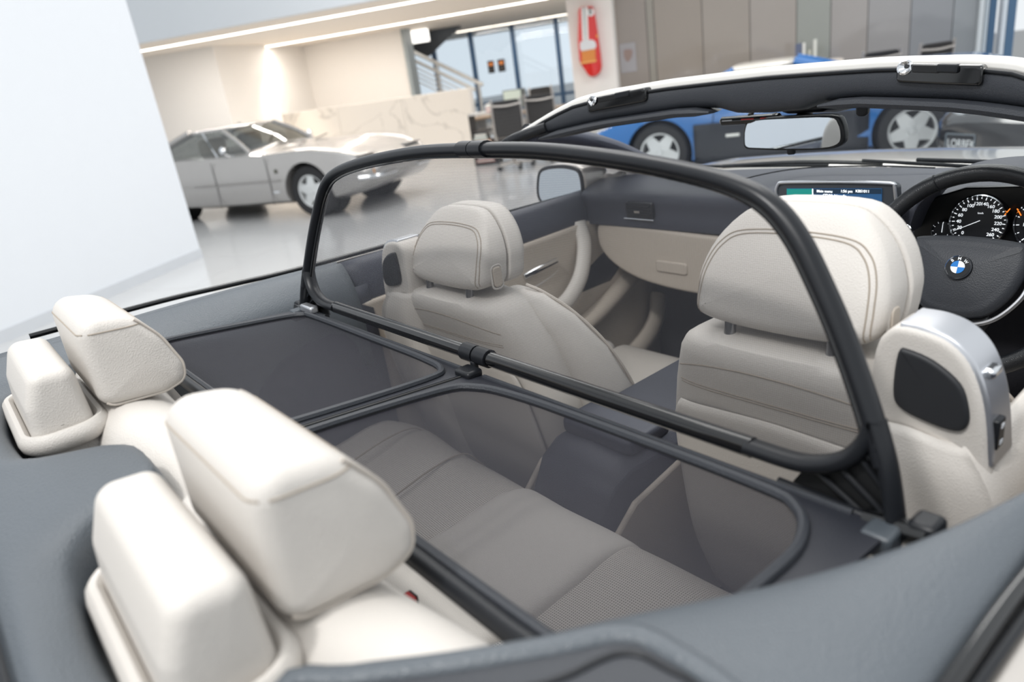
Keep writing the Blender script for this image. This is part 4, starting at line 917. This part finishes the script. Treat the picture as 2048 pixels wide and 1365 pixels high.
def coupe(name, label, O, ang, st, paint, paint_low, wheels, near, cabin, tyre=(.33, .215, .21), interior=(196, 186, 170), glass=(.45, .48, .48), roof_m=None):
    """st: stations (X, halfwidth, z sill, z mid, z shoulder, z centre); cabin: (X rear base, X rear roof, X front roof, X cowl, z belt, z roof, half base, half roof)"""
    T = thing(name, label, 'car', O)
    M = Matrix.Translation(Vector(O)) @ rotz(ang)
    def ring(s):
        X, w, zl, zmid, zs, zc = s
        h = [(0, zl), (w*.80, zl), (w*.95, zl+.05), (w*.995, (zl+zmid)*.5), (w, zmid), (w*.985, zmid+(zs-zmid)*.55), (w*.93, zs-.02), (w*.84, zs+.0), (w*.66, zs*.45+zc*.55), (w*.3, zc*.97+zs*.03), (0, zc)]
        return [M @ Vector((X, y, z)) for y, z in h]+[M @ Vector((X, -y, z)) for y, z in h[-2:0:-1]]
    X = [Vector(s) if False else s for s in st]
    fine = []
    cols = list(zip(*st)); n = 5
    pts = []
    sm = []
    for c in cols:
        sm.append([v.x for v in crs([Vector((q, 0, 0)) for q in c], n)])
    body = MB().loft([ring(s) for s in zip(*sm)]).build('body', paint, T, angle=50)
    cut = []
    r = tyre[0]
    for (wx, wy) in wheels:
        for sd in (1, -1):
            c = M @ Vector((wx, sd*(wy+.05), r)); ax = M.to_3x3() @ Vector((0, sd, 0))
            cut.append(MB().lathe([(r*1.13, -.32), (r*1.13, .4)], c, ax, 40, cap=True).build('cutter', None, None))
    boolean_cut(body, cut); body.data.shade_smooth(); body.data.set_sharp_from_angle(angle=math.radians(35))
    for (wx, wy) in wheels:
        for sd in (1, -1):
            ax = M.to_3x3() @ Vector((0, sd, 0))
            MB().lathe([(.02, -.30), (r*1.11, -.30), (r*1.125, -.10)], M @ Vector((wx, sd*(wy+.05), r)), ax, 32).build('wheel_arch', mat('arch_black', (16, 16, 18), .8), T)
            arc = [M @ Vector((wx+r*1.14*math.cos(a), sd*(wy+.115), r+r*1.14*math.sin(a))) for a in [math.radians(-5+190*k/24) for k in range(25)]]
            wheel(T, M, wx, sd*wy, r, tyre[1], tyre[2], sd)
    xr, xrr, xfr, xc, zb, zr, hb_, hr_ = cabin
    def cab(f, ins=0):
        e = [(xr*(1-f)+xrr*f, 1), (xr*(1-f)*.45+xc*(1-f)*.55+(xrr*.45+xfr*.55)*f, 1.0), (xc*(1-f)+xfr*f, .97)]
        return e
    base = [(xr, .82*hb_), (xr+.25, hb_), (xc-.45, hb_), (xc-.05, .9*hb_), (xc+.08, .45*hb_)]
    roof = [(xrr, .85*hr_), (xrr+.12, hr_), (xfr-.2, hr_), (xfr-.03, .9*hr_), (xfr+.02, .45*hr_)]
    def loop(l, z): return [M @ Vector((x, y, z)) for x, y in l]+[M @ Vector((x, -y, z)) for x, y in reversed(l)]
    mid = [(a[0]*.55+b[0]*.45, a[1]*.5+b[1]*.5+.012) for a, b in zip(base, roof)]
    G = glass_mat(name+'_glass', glass, .08)
    MB().loft([loop(base, zb-.03), loop(mid, zb*.53+zr*.47), loop(roof, zr-.02)], cap=False).build('windows', G, T, angle=25)
    rl = [(x, y*1.02) for x, y in roof]
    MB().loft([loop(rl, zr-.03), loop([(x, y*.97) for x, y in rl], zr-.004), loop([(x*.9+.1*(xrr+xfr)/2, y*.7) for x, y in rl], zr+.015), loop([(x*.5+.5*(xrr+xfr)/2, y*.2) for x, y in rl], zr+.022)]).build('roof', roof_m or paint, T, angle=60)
    for sd in (1, -1):
        for i, wd in ((0, .055), (3, .028)):
            a, b, c = base[i], mid[i], roof[i]
            MB().tube(crs([M @ Vector((a[0], sd*a[1], zb-.03)), M @ Vector((b[0], sd*b[1]*1.005, zb*.53+zr*.47)), M @ Vector((c[0], sd*c[1], zr-.015))], 4), wd, 8).build('pillar', paint, T)
        MB().tube([M @ Vector((xr+.1, sd*hb_*.99, zb-.01)), M @ Vector((xc-.3, sd*hb_*1.0, zb-.01))], .012, 6).build('window_trim', CHROME, T)
        MB().tube([M @ Vector((xc-.62, sd*hb_*.985, zb)), M @ Vector((xfr-.33, sd*hr_*1.01, zr-.03))], .012, 6).build('quarter_pillar', CHROME, T)
        MB().lathe([(.001, .03), (.045, .02), (.055, 0), (.04, -.03), (.001, -.05)], M @ Vector((xc-.35, sd*(hb_+.12), zb+.08)), M.to_3x3() @ Vector((-1, 0, 0)), 16).build('wing_mirror', CHROME, T)
        MB().tube([M @ Vector((xc-.35, sd*(hb_+.12), zb+.05)), M @ Vector((xc-.37, sd*hb_, zb-.01))], .012, 6).build('mirror_stalk', CHROME, T)
    sm_ = mat(name+'_seat', interior, .6)
    for sd in (.36, -.36):
        xx = (xrr+xfr)/2
        MB().box(M @ Vector((xx-.1, sd, zb-.02)), (.16, .42, .5), ang).build('seat', sm_, T, bevel=.06, seg=3)
    sw = M @ Vector((xc-.55, .36, zb+.02))
    MB().tube([sw+M.to_3x3() @ Vector((.08*math.cos(a), .17*math.sin(a), .15*math.cos(a))) for a in [2*math.pi*k/20 for k in range(20)]], .014, 6, closed=True).build('steering_wheel', BLACK, T)
    return T, M
# silver coupe
SIL = mat('silver_car_paint', (178, 175, 172), .25, metal=.6, coat=.8)
a24 = math.radians(24); d = Vector((math.cos(a24), math.sin(a24), 0)); l = Vector((-d.y, d.x, 0))
OS = Vector((-8.08, 3.29, 0))-d*1.06+l*.72
stS = [(-2.15, .62, .42, .55, .72, .74), (-2.05, .74, .30, .52, .78, .80), (-1.7, .83, .22, .50, .84, .87), (-1.15, .87, .18, .48, .88, .92), (-.5, .86, .17, .48, .87, .93), (.1, .86, .17, .48, .86, .93), (.6, .86, .18, .48, .85, .90), (1.0, .875, .18, .48, .865, .86), (1.3, .88, .18, .48, .86, .83), (1.65, .86, .20, .47, .80, .77), (1.95, .80, .26, .46, .70, .69), (2.12, .72, .34, .47, .61, .61), (2.2, .62, .42, .49, .55, .55)]
TS_, MS = coupe('classic_coupe', 'classic silver coupe parked before the cream and marble wall', OS, a24, stS, SIL, SIL, [(1.25, .72), (-1.5, .72)], -1, (-1.95, -1.0, -.33, .30, .86, 1.205, .74, .56))
for sd in (-1, 1):
    MB().tube(crs([MS @ Vector((x, sd*w, .50)) for x, w in ((-.75, .868), (-.2, .872), (.3, .872), (.82, .878))], 6), .008, 6).build('side_crease', mat('silver_shadow', (150, 146, 144), .3, metal=.5), TS_)
    for x in (.62, -.35):
        MB().tube(crs([MS @ Vector((x, sd*.862, .20)), MS @ Vector((x+.02, sd*.866, .5)), MS @ Vector((x+.0, sd*.845, .80))], 4), .004, 5).build('door_gap', BLACK, TS_)
    MB().box(MS @ Vector((.78, sd*.872, .62)), (.02, .012, .05), a24).build('side_badge', mat('badge_dark', (60, 60, 40), .4), TS_)
    MB().box(MS @ Vector((.72, sd*.868, .36)), (.10, .012, .025), a24).build('side_marker', CHROME, TS_)
    # pop-up headlamp covers and front lamps
    MB().box(MS @ Vector((1.92, sd*.52, .70)), (.22, .34, .02), a24).build('headlamp_cover', SIL, TS_, bevel=.008)
    MB().box(MS @ Vector((2.14, sd*.52, .50)), (.07, .3, .06), a24).build('indicator_lamp', mat('amber_lamp', (220, 150, 70), .3), TS_, bevel=.01)
    MB().tube(crs([MS @ Vector((2.19, sd*.25, .44)), MS @ Vector((2.18, sd*.62, .44)), MS @ Vector((2.02, sd*.80, .45))], 4), .03, 8).build('front_bumper', CHROME, TS_)
for k in (-1, 1): MB().tube([MS @ Vector((.72, .1*k, .905)), MS @ Vector((.60, .5*k, .93))], .008, 6).build('wiper', BLACK, TS_)
# blue and black mid-engined car
BLUE = mat('blue_car_paint', (16, 100, 170), .2, coat=.9, var=.02)
BLKP = mat('black_lower_paint', (30, 34, 42), .3, coat=.3)
a28 = math.radians(28); d = Vector((math.cos(a28), math.sin(a28), 0)); l = Vector((-d.y, d.x, 0))
wl_ = Vector((-4.48, 6.03, 0)); OB = wl_+d*1.25+l*.76
stB = [(-2.15, .80, .35, .55, .80, .80), (-2.05, .88, .26, .52, .90, .90), (-1.6, .93, .20, .50, .93, .93), (-1.2, .94, .18, .50, .93, .95), (-.6, .92, .16, .48, .88, .93), (0, .90, .16, .48, .82, .88), (.55, .90, .16, .48, .80, .84), (.9, .905, .17, .48, .82, .80), (1.25, .91, .18, .48, .82, .76), (1.6, .88, .20, .46, .74, .69), (1.95, .82, .25, .44, .62, .60), (2.15, .74, .32, .44, .52, .52), (2.25, .64, .38, .44, .47, .47)]
TB, MBl = coupe('mid_engined_coupe', 'blue sports coupe with a pale reflection coloured onto its roof and black lower body beyond the windscreen', OB, a28+math.pi, stB, BLUE, BLKP, [(1.25, .76), (-1.25, .76)], 1, (-.95, -.15, .50, 1.12, .80, 1.11, .76, .55), tyre=(.325, .225, .23), glass=(.25, .28, .3), interior=(40, 40, 44), roof_m=mat('roof_reflection_tone', (214, 208, 198), .25, coat=.6))  # ceiling reflection on the blue roof put in as a pale base colour
# black lower bodywork as a second skin on each flank
for sd in (1, -1):
    segs = [(-.78, .80), ]
    rows = []
    for x in [-.86+1.72*k/10 for k in range(11)]:
        rows.append([MBl @ Vector((x, sd*(w_), z)) for w_, z in ((.865, .17), (.905, .26), (.918, .40), (.922, .52), (.918, .585), (.905, .59))])
    MB().loft(rows, closed=False, cap=False).build('lower_flank', BLKP, TB, solid=.01)
    MB().tube([MBl @ Vector((.52, sd*.93, .455)), MBl @ Vector((.38, sd*.93, .455))], .016, 8).build('side_marker', mat('white_lens', (225, 225, 220), .3), TB)
    MB().tube(crs([MBl @ Vector((.66, sd*.905, .2)), MBl @ Vector((.66, sd*.918, .5)), MBl @ Vector((.64, sd*.885, .78))], 4), .004, 5).build('door_gap', BLACK, TB)
    MB().tube(crs([MBl @ Vector((x, sd*w_, z)) for x, w_, z in ((-1.9, .90, .58), (-1.65, .925, .60), )], 2), .004, 5).build('rear_gap', BLACK, TB)
# black saloon nose with LORBEK plate
BPT = mat('black_car_paint', (14, 15, 18), .12, coat=1)
pc = P(1930, 283, z=.42); e25 = math.radians(-25); nn_ = Vector((math.sin(e25), -math.cos(e25), 0)); ah = math.atan2(nn_.y, nn_.x)
stK = [(-2.2, .75, .4, .6, .85, .85), (-2.0, .86, .28, .55, .93, .95), (-1.3, .92, .2, .5, .96, 1.0), (-.5, .92, .18, .5, .94, 1.0), (.3, .92, .18, .5, .92, .98), (.9, .93, .18, .5, .90, .95), (1.4, .93, .2, .5, .86, .88), (1.8, .90, .22, .5, .74, .76), (2.05, .82, .26, .5, .62, .64), (2.15, .70, .30, .48, .56, .58)]
ek = Vector((math.cos(e25), math.sin(e25), 0)); OK_ = pc-Vector((math.cos(ah), math.sin(ah), 0))*2.10+ek*.50; OK_.z = 0
TK, MK = coupe('black_sports_car', 'glossy black car facing the convertible with a lettered front plate', OK_, ah, stK, BPT, BPT, [(1.3, .78), (-1.3, .78)], 1, (-1.6, -.6, .1, .9, .92, 1.28, .76, .58), glass=(.2, .22, .24), interior=(30, 30, 32))
px_ = MK.to_3x3() @ Vector((0, 1, 0)); zf = MK.to_3x3() @ Vector((1, 0, 0)); pp0 = pc+zf*.045
PF = frame(pp0, px_, zf)
pl = MB(); pl.prism([PF @ Vector((a, b, 0)) for a, b in rrect(.27, .125, .008, 3)], zf*.006); PLT = pl.build('number_plate', mat('plate_black', (22, 24, 28), .4), TK, smooth=False)
MB().tube([PF @ Vector((a, b, .006)) for a, b in rrect(.268, .123, .008, 3)], .005, 6, closed=True).build('plate_border', mat('plate_grey', (120, 130, 138), .4), PLT)
text('plate_lettering', 'LORBEK', .088, PF @ Matrix.Translation((0.012, -.012, .0075)) @ Matrix.Scale(.82, 4, (1, 0, 0)), mat('plate_white', (222, 226, 228), .5), PLT, bold=.0008)
for sd in (1, -1):
    MB().rex(rpoly([(1.78, sd*.62), (1.98, sd*.50), (2.06, sd*.58), (1.98, sd*.76), (1.82, sd*.84)], 4), 2, (.60, .70), r=.02).build('headlamp', mat('headlamp_glass', (200, 205, 210), .1, coat=1), TK) if False else None
    hl = MB().rex(rpoly([(1.80, sd*.60), (1.98, sd*.52), (2.07, sd*.60), (1.99, sd*.76), (1.84, sd*.84)], 4), 2, (.52, .665), r=.02); hl.v = [MK @ v for v in hl.v]; hl.build('headlamp', mat('headlamp_glass', (200, 205, 210), .1, coat=1), TK)
# ================================================================ OFFICE, PILLAR, PANEL WALL
def rmap(mb): mb.v = [RM(v.x, v.y, v.z) for v in mb.v]; return mb
# pillar
ap0 = Q(1131, 0, 12.2)[0]; ap1 = Q(1229, 90, 12.2)[0]
pil = rbox(MB(), ap0, ap1, 12.2, 13.2, 0, 6).build('wall_pillar', CREAM, smooth=False, bevel=.01); tag(pil, kind='structure')
# red pedal-car shell hung on the pillar
nR = 12.19
rp = [(1160, 17), (1158, 45), (1157.5, 80), (1159, 105), (1162, 126), (1170, 138), (1177, 149), (1184, 153), (1193, 152), (1201, 145), (1204.5, 132), (1203, 112), (1199, 82), (1194, 48), (1189.5, 22), (1186, 13), (1175, 13.5)]
ro = rpoly([(Q(*p, nR)[0], Q(*p, nR)[2]) for p in rp], 3)
RC_ = thing('wall_race_car', 'red toy racing car shell with white stripes hung upright on the pillar', 'wall decoration', RM(sum(p[0] for p in ro)/len(ro), nR, sum(p[1] for p in ro)/len(ro)))
RED = mat('racing_red', (222, 30, 20), .25, coat=.8)
rmap(MB().rex(ro, 1, (nR-.13, nR), r=.05, n=5, r2=.005, bulge=.03)).build('car_shell', RED, RC_)
def flat(pts, name, m, dn, th=.012):
    o = [(Q(*p, nR)[0], Q(*p, nR)[2]) for p in pts]
    return rmap(MB().prism([(a, nR-dn, b) for a, b in o], (0, th, 0))).build(name, m, RC_, smooth=False)
SWT = mat('stripe_white', (244, 242, 240), .35)
flat([(1165.5, 16), (1177.5, 14.5), (1180, 80), (1168, 81)], 'white_stripe', SWT, .166, .03)
flat([(1170.4, 16), (1172, 16), (1175, 80), (1173.6, 80)], 'dark_stripe', mat('stripe_green', (60, 84, 74), .4), .168, .01)
rn = [(1183.5+7.2*math.cos(2*math.pi*k/20), 25+8*math.sin(2*math.pi*k/20)) for k in range(20)]
flat(rn, 'number_roundel', SWT, .158, .04)
qa = Q(1183.5, 24, nR)
text('roundel_number', '5', .11, Matrix.Translation(RM(qa[0], nR-.161, qa[2])) @ frame((0, 0, 0), SA, -NA), mat('number_black', (30, 30, 32), .5), RC_, bold=.004)
flat([(1163, 88), (1165, 83), (1174, 80), (1187, 79.5), (1193, 83), (1195.5, 91), (1193, 97), (1166, 102), (1163.5, 97)], 'cockpit_screen', mat('perspex_white', (226, 226, 228), .15), .172, .03)
flat([(1166, 101), (1193, 96.5), (1194, 120), (1167, 123)], 'cockpit_seat', mat('tan_leather', (222, 140, 66), .5), .165, .03)
flat([(1163.5, 124), (1195, 119), (1195, 123), (1165, 128)], 'seat_edge', mat('pale_tan', (240, 172, 96), .5), .168, .03)
flat([(1194.6+2.6*math.cos(2*math.pi*k/12), 72.5+4*math.sin(2*math.pi*k/12)) for k in range(12)], 'yellow_badge', mat('badge_yellow', (246, 190, 40), .4), .12, .06)
# glossy panel wall to the right of the pillar
nP = 12.6
PANW = thing('panel_wall', 'row of tall glossy taupe glass panels behind the blue coupe', 'wall', RM(Q(1600, 60, nP)[0], nP, 0))
cols_ = [1229, 1294, 1309, 1405, 1500, 1593, 1661, 1735, 1820, 1904, 1952]
tn = [(150, 140, 132), (150, 144, 134), (152, 142, 132), (156, 147, 138), (160, 152, 145), (150, 152, 146), (158, 153, 150), (152, 150, 150), (140, 142, 146), (142, 146, 150)]
for k in range(len(cols_)-1):
    a0 = Q(cols_[k], 60, nP)[0]; a1 = Q(cols_[k+1], 60, nP)[0]
    rbox(MB(), a0+.006, a1-.006, nP, nP+.03, 0, 4.5).build('glass_panel', mat('panel_tone_%d' % k, tn[k], .08, coat=.3, var=.10, vscale=.8), PANW, smooth=False)
rbox(MB(), Q(cols_[0], 60, nP)[0], Q(cols_[-1], 60, nP)[0], nP+.031, nP+.1, 0, 4.5).build('backing', mat('joint_dark', (62, 62, 62), .6), PANW, smooth=False)
ban = rbox(MB(), Q(1240, 112, nP)[0], Q(1272, 112, nP)[0], nP-.012, nP-.002, Q(1245, 146, nP)[2], Q(1245, 88, nP)[2])
BN = ban.build('banner_reflection', mat('banner_reflection_grey', (164, 160, 162), .5), smooth=False); tag(BN, 'pale grey reflection of a shield banner, modelled flat on the panel wall by the pillar', 'reflection')  # reflection of a banner in the panels, modelled as a flat coloured plate
sh_ = rpoly([(Q(*p, nP)[0], Q(*p, nP)[2]) for p in ((1248, 101), (1256, 98.5), (1264.5, 100), (1264, 112), (1256, 124), (1249, 115))], 3)
MB().prism([RM(a, nP-.013, b) for a, b in sh_], NA*-.004).build('shield_reflection', mat('shield_reflection_brown', (150, 128, 120), .5), BN, smooth=False)
# door frame stack at the right end, bright opening beyond
for k, (p0_, p1_, c_) in enumerate(((1952, 1961, (200, 206, 210)), (1963, 1970, (176, 186, 194)), (1971, 1985, (62, 92, 122)), (1998, 2006, (206, 214, 222)), (2007, 2024, (74, 104, 134)))):
    fr_ = rbox(MB(), Q(p0_, 60, nP)[0], Q(p1_, 60, nP)[0], nP-.1, nP+.1, 0, 4.5).build('trim_%d' % (k+2), mat('door_tone_%d' % k, c_, .3), smooth=False); tag(fr_, kind='structure')
# window wall of the office
nW = 21.0
GLZ = glass_mat('blue_window_glass', (.92, .965, 1.0), .02)
WIN = thing('window_1', None, None, RM(Q(1000, 100, nW)[0], nW, 0), kind='structure')
mu = [786, 862, 940, 1025, 1114, 1200]
FRM = mat('window_frame_blue', (58, 88, 120), .4)
for k in range(len(mu)):
    a = Q(mu[k], 70, nW)[0]; rbox(MB(), a-.055, a+.055, nW-.08, nW+.08, 0, ZS).build('mullion', FRM, WIN, smooth=False)
    if k: rbox(MB(), Q(mu[k-1], 70, nW)[0]+.05, a-.05, nW-.01, nW+.01, 0, ZS).build('window_pane', GLZ, WIN, smooth=False)
rbox(MB(), Q(786, 70, nW)[0], Q(1200, 70, nW)[0], nW-.06, nW+.06, .5, .58).build('transom', FRM, WIN, smooth=False)
jb = rbox(MB(), a_e, a_e+.09, 15.5, 15.9, 0, ZS).build('trim_1', mat('grey_jamb', (150, 158, 160), .4), smooth=False); tag(jb, kind='structure')
# office ceiling is the soffit; posters on the window
nT = 20.8
for k, (q, lab) in enumerate((((974.5, 122.5, 990.5, 145.5), 'left of two small black posters on the office window'), ((994.5, 119.5, 1012, 142.5), 'right of two small black posters on the office window'))):
    a0, _, z1 = Q(q[0], q[1], nT); a1, _, z0 = Q(q[2], q[3], nT)
    po = rbox(MB(), a0, a1, nT-.015, nT, z0, z1).build('poster', mat('poster_black', (34, 32, 34), .4), smooth=False); tag(po, lab, 'poster', 'office window posters')
    zc_ = z1-(z1-z0)*.28; ac_ = (a0+a1)/2
    MB().prism([RM(ac_+.08*math.cos(t), nT-.017, zc_+.05*math.sin(t)) for t in [2*math.pi*j/14 for j in range(14)]], NA*-.004).build('poster_picture', mat('poster_orange', (212, 128, 66), .5), po, smooth=False)
    for j in range(3): rbox(MB(), a0+.05, a1-.05, nT-.02, nT-.016, z0+.06+.07*j, z0+.075+.07*j).build('poster_lines', mat('poster_grey', (120, 116, 112), .5), po, smooth=False)
# staircase: dark flight rising right, light handrails descending right
nS = 17.5
STR = thing('staircase', 'dark steel stair flight crossing the office ceiling with pale handrails', 'stairs', RM(Q(850, 80, nS)[0], nS, 0))
SST = mat('stair_steel', (78, 82, 88), .4, metal=.5)
def QV(px, py, n): a_, n_, z_ = Q(px, py, n); return RM(a_, n_, z_)
for dn_ in (0, .9):
    MB().prism([QV(*p, nS+dn_) for p in ((812, 96), (902, 36), (940, 32), (858, 113), (846, 112))], NA*.05).build('stringer', SST, STR, smooth=False)
for k in range(9):
    t = k/8; q0 = QV(828+84*t, 106-66*t, nS+.05); MB().box(q0+NA*.42, (.30, .8, .05), AX).build('tread', mat('stair_tread', (52, 54, 58), .5), STR, bevel=.005)
for (x0, y0, x1, y1, r_) in ((812, 97, 966, 170, .045), (818, 116, 951, 180, .04), (822, 130, 945, 190, .015), (822, 139, 940, 197, .015), (823, 148, 935, 203, .015), (823, 157, 930, 209, .015)):
    MB().tube([QV(x0, y0, 16.6), QV(x1, y1, 16.6)], r_, 8).build('handrail', mat('pale_rail', (232, 230, 226), .3, metal=.3), STR)
for px1 in (818, 872, 957):
    zt0 = 97+(px1-812)*.474; b_ = QV(px1, zt0, 16.6); MB().tube([b_, Vector((b_.x, b_.y, 0))], .035, 8).build('rail_post', mat('rail_post_grey', (206, 206, 204), .3, metal=.4), STR)
sb = [Q(803, 55, 16.2), Q(852, 48, 16.2), Q(834, 86, 16.2)]
sg_ = rbox(MB(), sb[0][0], sb[1][0], 16.2, 16.3, sb[2][2], min(sb[1][2], ZS-.03)).build('light_box', mat('lightbox_white', (250, 250, 250), .5, emit=(255, 252, 246), estr=1.2), smooth=False, bevel=.02); tag(sg_, 'white glowing box hung beside the stair flight', 'light box')
# desk, shelf with books, television, chairs
nD = 11.2
def rthing(name, lab, cat, a, n, grp=None): return thing(name, lab, cat, RM(a, n, 0), grp)
ad = Q(1040, 205, nD)[0]; zd = .74
DK = rthing('desk', 'long brown topped office desk behind the black office chairs', 'desk', ad, nD)
rbox(MB(), ad-.9, ad+.9, nD-.1, nD+.6, zd-.04, zd).build('desk_top', mat('desk_wood', (150, 128, 106), .4), DK, bevel=.006)
for a_ in (ad-.85, ad+.82): rbox(MB(), a_, a_+.05, nD-.05, nD+.55, 0, zd-.04).build('desk_leg', mat('desk_grey', (120, 120, 120), .5), DK, smooth=False)
tvp = Q(1027, 176, nD+.3)
TV = rthing('monitor', 'large grey screen standing on the office desk', 'monitor', tvp[0], nD+.3); TV.location = RM(tvp[0], nD+.3, zd)
rbox(MB(), tvp[0]-.20, tvp[0]+.20, nD+.28, nD+.32, zd+.06, zd+.36).build('screen_case', mat('tv_grey', (96, 100, 98), .3), TV, bevel=.006)
rbox(MB(), tvp[0]-.185, tvp[0]+.12, nD+.272, nD+.28, zd+.075, zd+.345).build('screen', mat('tv_screen', (176, 184, 172), .2, emit=(176, 184, 172), estr=.3), TV, smooth=False)
rbox(MB(), tvp[0]-.04, tvp[0]+.04, nD+.25, nD+.35, zd, zd+.06).build('stand', BLACK, TV, smooth=False)
nB = 10.6
b0 = Q(937, 240, nB)[0]; b1 = Q(985, 240, nB)[0]; zt1 = Q(960, 226, nB)[2]
SHF = rthing('low_bookshelf', 'low dark shelf unit stacked with books beside the marble wall', 'shelf', (b0+b1)/2, nB)
DKW = mat('shelf_dark', (58, 54, 52), .5)
hs_ = [0.05, zt1*.36, zt1*.68, zt1]
for z in hs_: rbox(MB(), b0, b1, nB, nB+.3, z-.03, z).build('shelf_board', DKW if z < zt1 else mat('shelf_top_pale', (196, 194, 190), .3), SHF, smooth=False)
for a_ in (b0, b1-.02): rbox(MB(), a_, a_+.02, nB, nB+.3, 0, zt1).build('shelf_side', DKW, SHF, smooth=False)
BC = [((196, 60, 48), 'red'), ((60, 84, 130), 'blue'), ((230, 226, 220), 'white'), ((214, 130, 60), 'orange'), ((74, 120, 110), 'green'), ((240, 238, 232), 'ivory')]
def book(a, n, z, w_, dpt, h_, col, lab):
    m_ = mat('book_'+col[1], col[0], .5); B = thing('book', lab, 'book', RM(a, n, z), 'books in the low shelf and on the desk')
    rbox(MB(), a, a+w_, n, n+dpt, z, z+h_*.16).build('cover', m_, B, smooth=False); rbox(MB(), a, a+w_, n, n+dpt, z+h_*.84, z+h_).build('cover', m_, B, smooth=False)
    rbox(MB(), a+.004, a+w_-.004, n+.004, n+dpt, z+h_*.16, z+h_*.84).build('pages', mat('paper', (236, 232, 224), .8), B, smooth=False)
wS = b1-b0-.06
lv_n = ['bottom', 'middle']
for si in (0, 1):
    for k in range(4):
        c = BC[(k+si*2) % 6]; z_ = hs_[si]+.001+.052*k
        if z_+.05 > hs_[si+1]-.03: break
        book(b0+.03+.015*(k % 2), nB+.01+.02*(k % 2), z_, wS*(.9-.1*k), .22, .048, c, '%s book lying %s in the %s shelf pile' % (c[1], ('lowest', 'second up', 'third up', 'on top')[k], lv_n[si]))
for k in range(2): book(Q(968, 205, nB)[0], nB+.02, zt1+.001+.06*k, .22, .2, .055, BC[(0, 2)[k]], '%s book %s on the top of the low shelf' % (BC[(0, 2)[k]][1], ('lying flat', 'stacked over the red one')[k]))
# office chairs
def office_chair():
    T = thing('office_chair', 'x', 'chair', (0, 0, 0), 'black office chairs')
    CH = mat('chair_chrome', (190, 184, 178), .3, metal=.6); BKM = mat('chair_black', (44, 42, 42), .55)
    sh = lambda v: Vector((v.x, v.y-.14*(v.z-.5), v.z))
    MB().rex(rrect(.40, .52, .05, 4, (0, .76)), 1, (-.235, -.20), r=.012, shear=sh).build('backrest', BKM, T)
    for k in range(9): MB().tube([sh(Vector((-.195, -.237, .55+.05*k))), sh(Vector((.195, -.237, .55+.05*k)))], .005, 5).build('back_rib', mat('chair_rib', (70, 68, 66), .5), T)
    for s in (-1, 1):
        MB().tube(crs([sh(Vector((s*.215, -.22, 1.04))), sh(Vector((s*.22, -.22, .7))), Vector((s*.22, -.19, .48)), Vector((s*.22, .05, .43)), Vector((s*.21, .24, .43))], 5), .016, 8).build('side_frame', CH, T)
        MB().tube(crs([Vector((s*.235, -.22, .68)), Vector((s*.27, -.05, .66)), Vector((s*.27, .12, .62)), Vector((s*.23, .15, .45))], 5), .014, 8).build('armrest', CH, T)
    MB().tube(crs([sh(Vector((-.215, -.235, .955))), sh(Vector((0, -.255, .94))), sh(Vector((.215, -.235, .955)))], 5), .014, 8).build('back_stretcher', CH, T)
    MB().rex(rrect(.40, .44, .05, 4, (0, .03)), 2, (.43, .47), r=.015).build('seat', BKM, T)
    MB().tube([(0, 0, .43), (0, 0, .10)], .028, 10).build('column', CH, T)
    for k in range(5):
        a = 2*math.pi*k/5; MB().tube([(0, 0, .10), (.28*math.cos(a), .28*math.sin(a), .07)], [.03, .018], 8).build('base_leg', CH, T)
        MB().lathe([(.001, -.02), (.032, -.018), (.032, .018), (.001, .02)], (.28*math.cos(a), .28*math.sin(a), .033), (math.sin(a), -math.cos(a), 0), 12).build('caster', BLACK, T)
    return T
def copy_tree(o, parent=None):
    c = o.copy(); COL.objects.link(c); c.parent = parent
    for ch in list(o.children): copy_tree(ch, c)
    return c
ch0 = office_chair(); first = True
for px1, n1, rz, lab in ((1010, 9.9, 12, 'black ribbed office chair nearest the marble wall, back to the camera'), (1079, 10.4, 8, 'black ribbed office chair half hidden by the windscreen corner'), (1079, 13.2, 190, 'black office chair across the desk near the windows'),
                         (1750, 9.6, 5, 'black office chair before the taupe panels, right of the frame'), (1502, 10.4, -10, 'low black office chair just above the blue coupe roof'), (1845, 9.9, 20, 'black office chair rightmost before the panel wall')):
    c = ch0 if first else copy_tree(ch0); first = False
    a_ = Q(px1, 180 if px1 < 1300 else 100, n1)[0]; c.location = RM(a_, n1, 0); c.rotation_euler = (0, 0, AX+math.radians(rz)); c['label'] = lab
# brochure holders on a low counter in front of the panels
nC = 11.6; a0 = Q(1590, 110, nC)[0]; a1 = Q(1645, 110, nC)[0]; zc0 = Q(1615, 126, nC)[2]
CT = rthing('reception_counter', 'pale counter carrying upright brochures behind the blue coupe', 'counter', (a0+a1)/2, nC)
rbox(MB(), a0-.4, a1+.3, nC, nC+.5, zc0-.05, zc0).build('counter_top', mat('counter_white', (224, 214, 204), .3), CT, bevel=.006)
rbox(MB(), a0-.36, a1+.26, nC+.04, nC+.46, 0, zc0-.05).build('counter_body', mat('counter_grey', (150, 146, 142), .5), CT, smooth=False)
for k, (x0, x1, yt, c_, lab) in enumerate(((1591, 1604, 88, (92, 100, 122), 'blue-grey brochure stand on the counter'), (1605, 1611, 86, (214, 212, 206), 'pale upright folder beside the blue-grey brochure'), (1617, 1622, 100, (190, 188, 176), 'short pale upright folder in the counter middle'), (1627, 1634, 79, (206, 206, 198), 'tallest pale upright folder on the counter right'))):
    q0 = Q(x0, yt, nC+.1); q1 = Q(x1, yt, nC+.1)
    bo = rbox(MB(), q0[0], q1[0], nC+.1, nC+.14, zc0, q0[2]).build('brochure', mat('brochure_%d' % k, c_, .5), smooth=False, bevel=.004); tag(bo, lab, 'brochure', 'brochures on the counter')
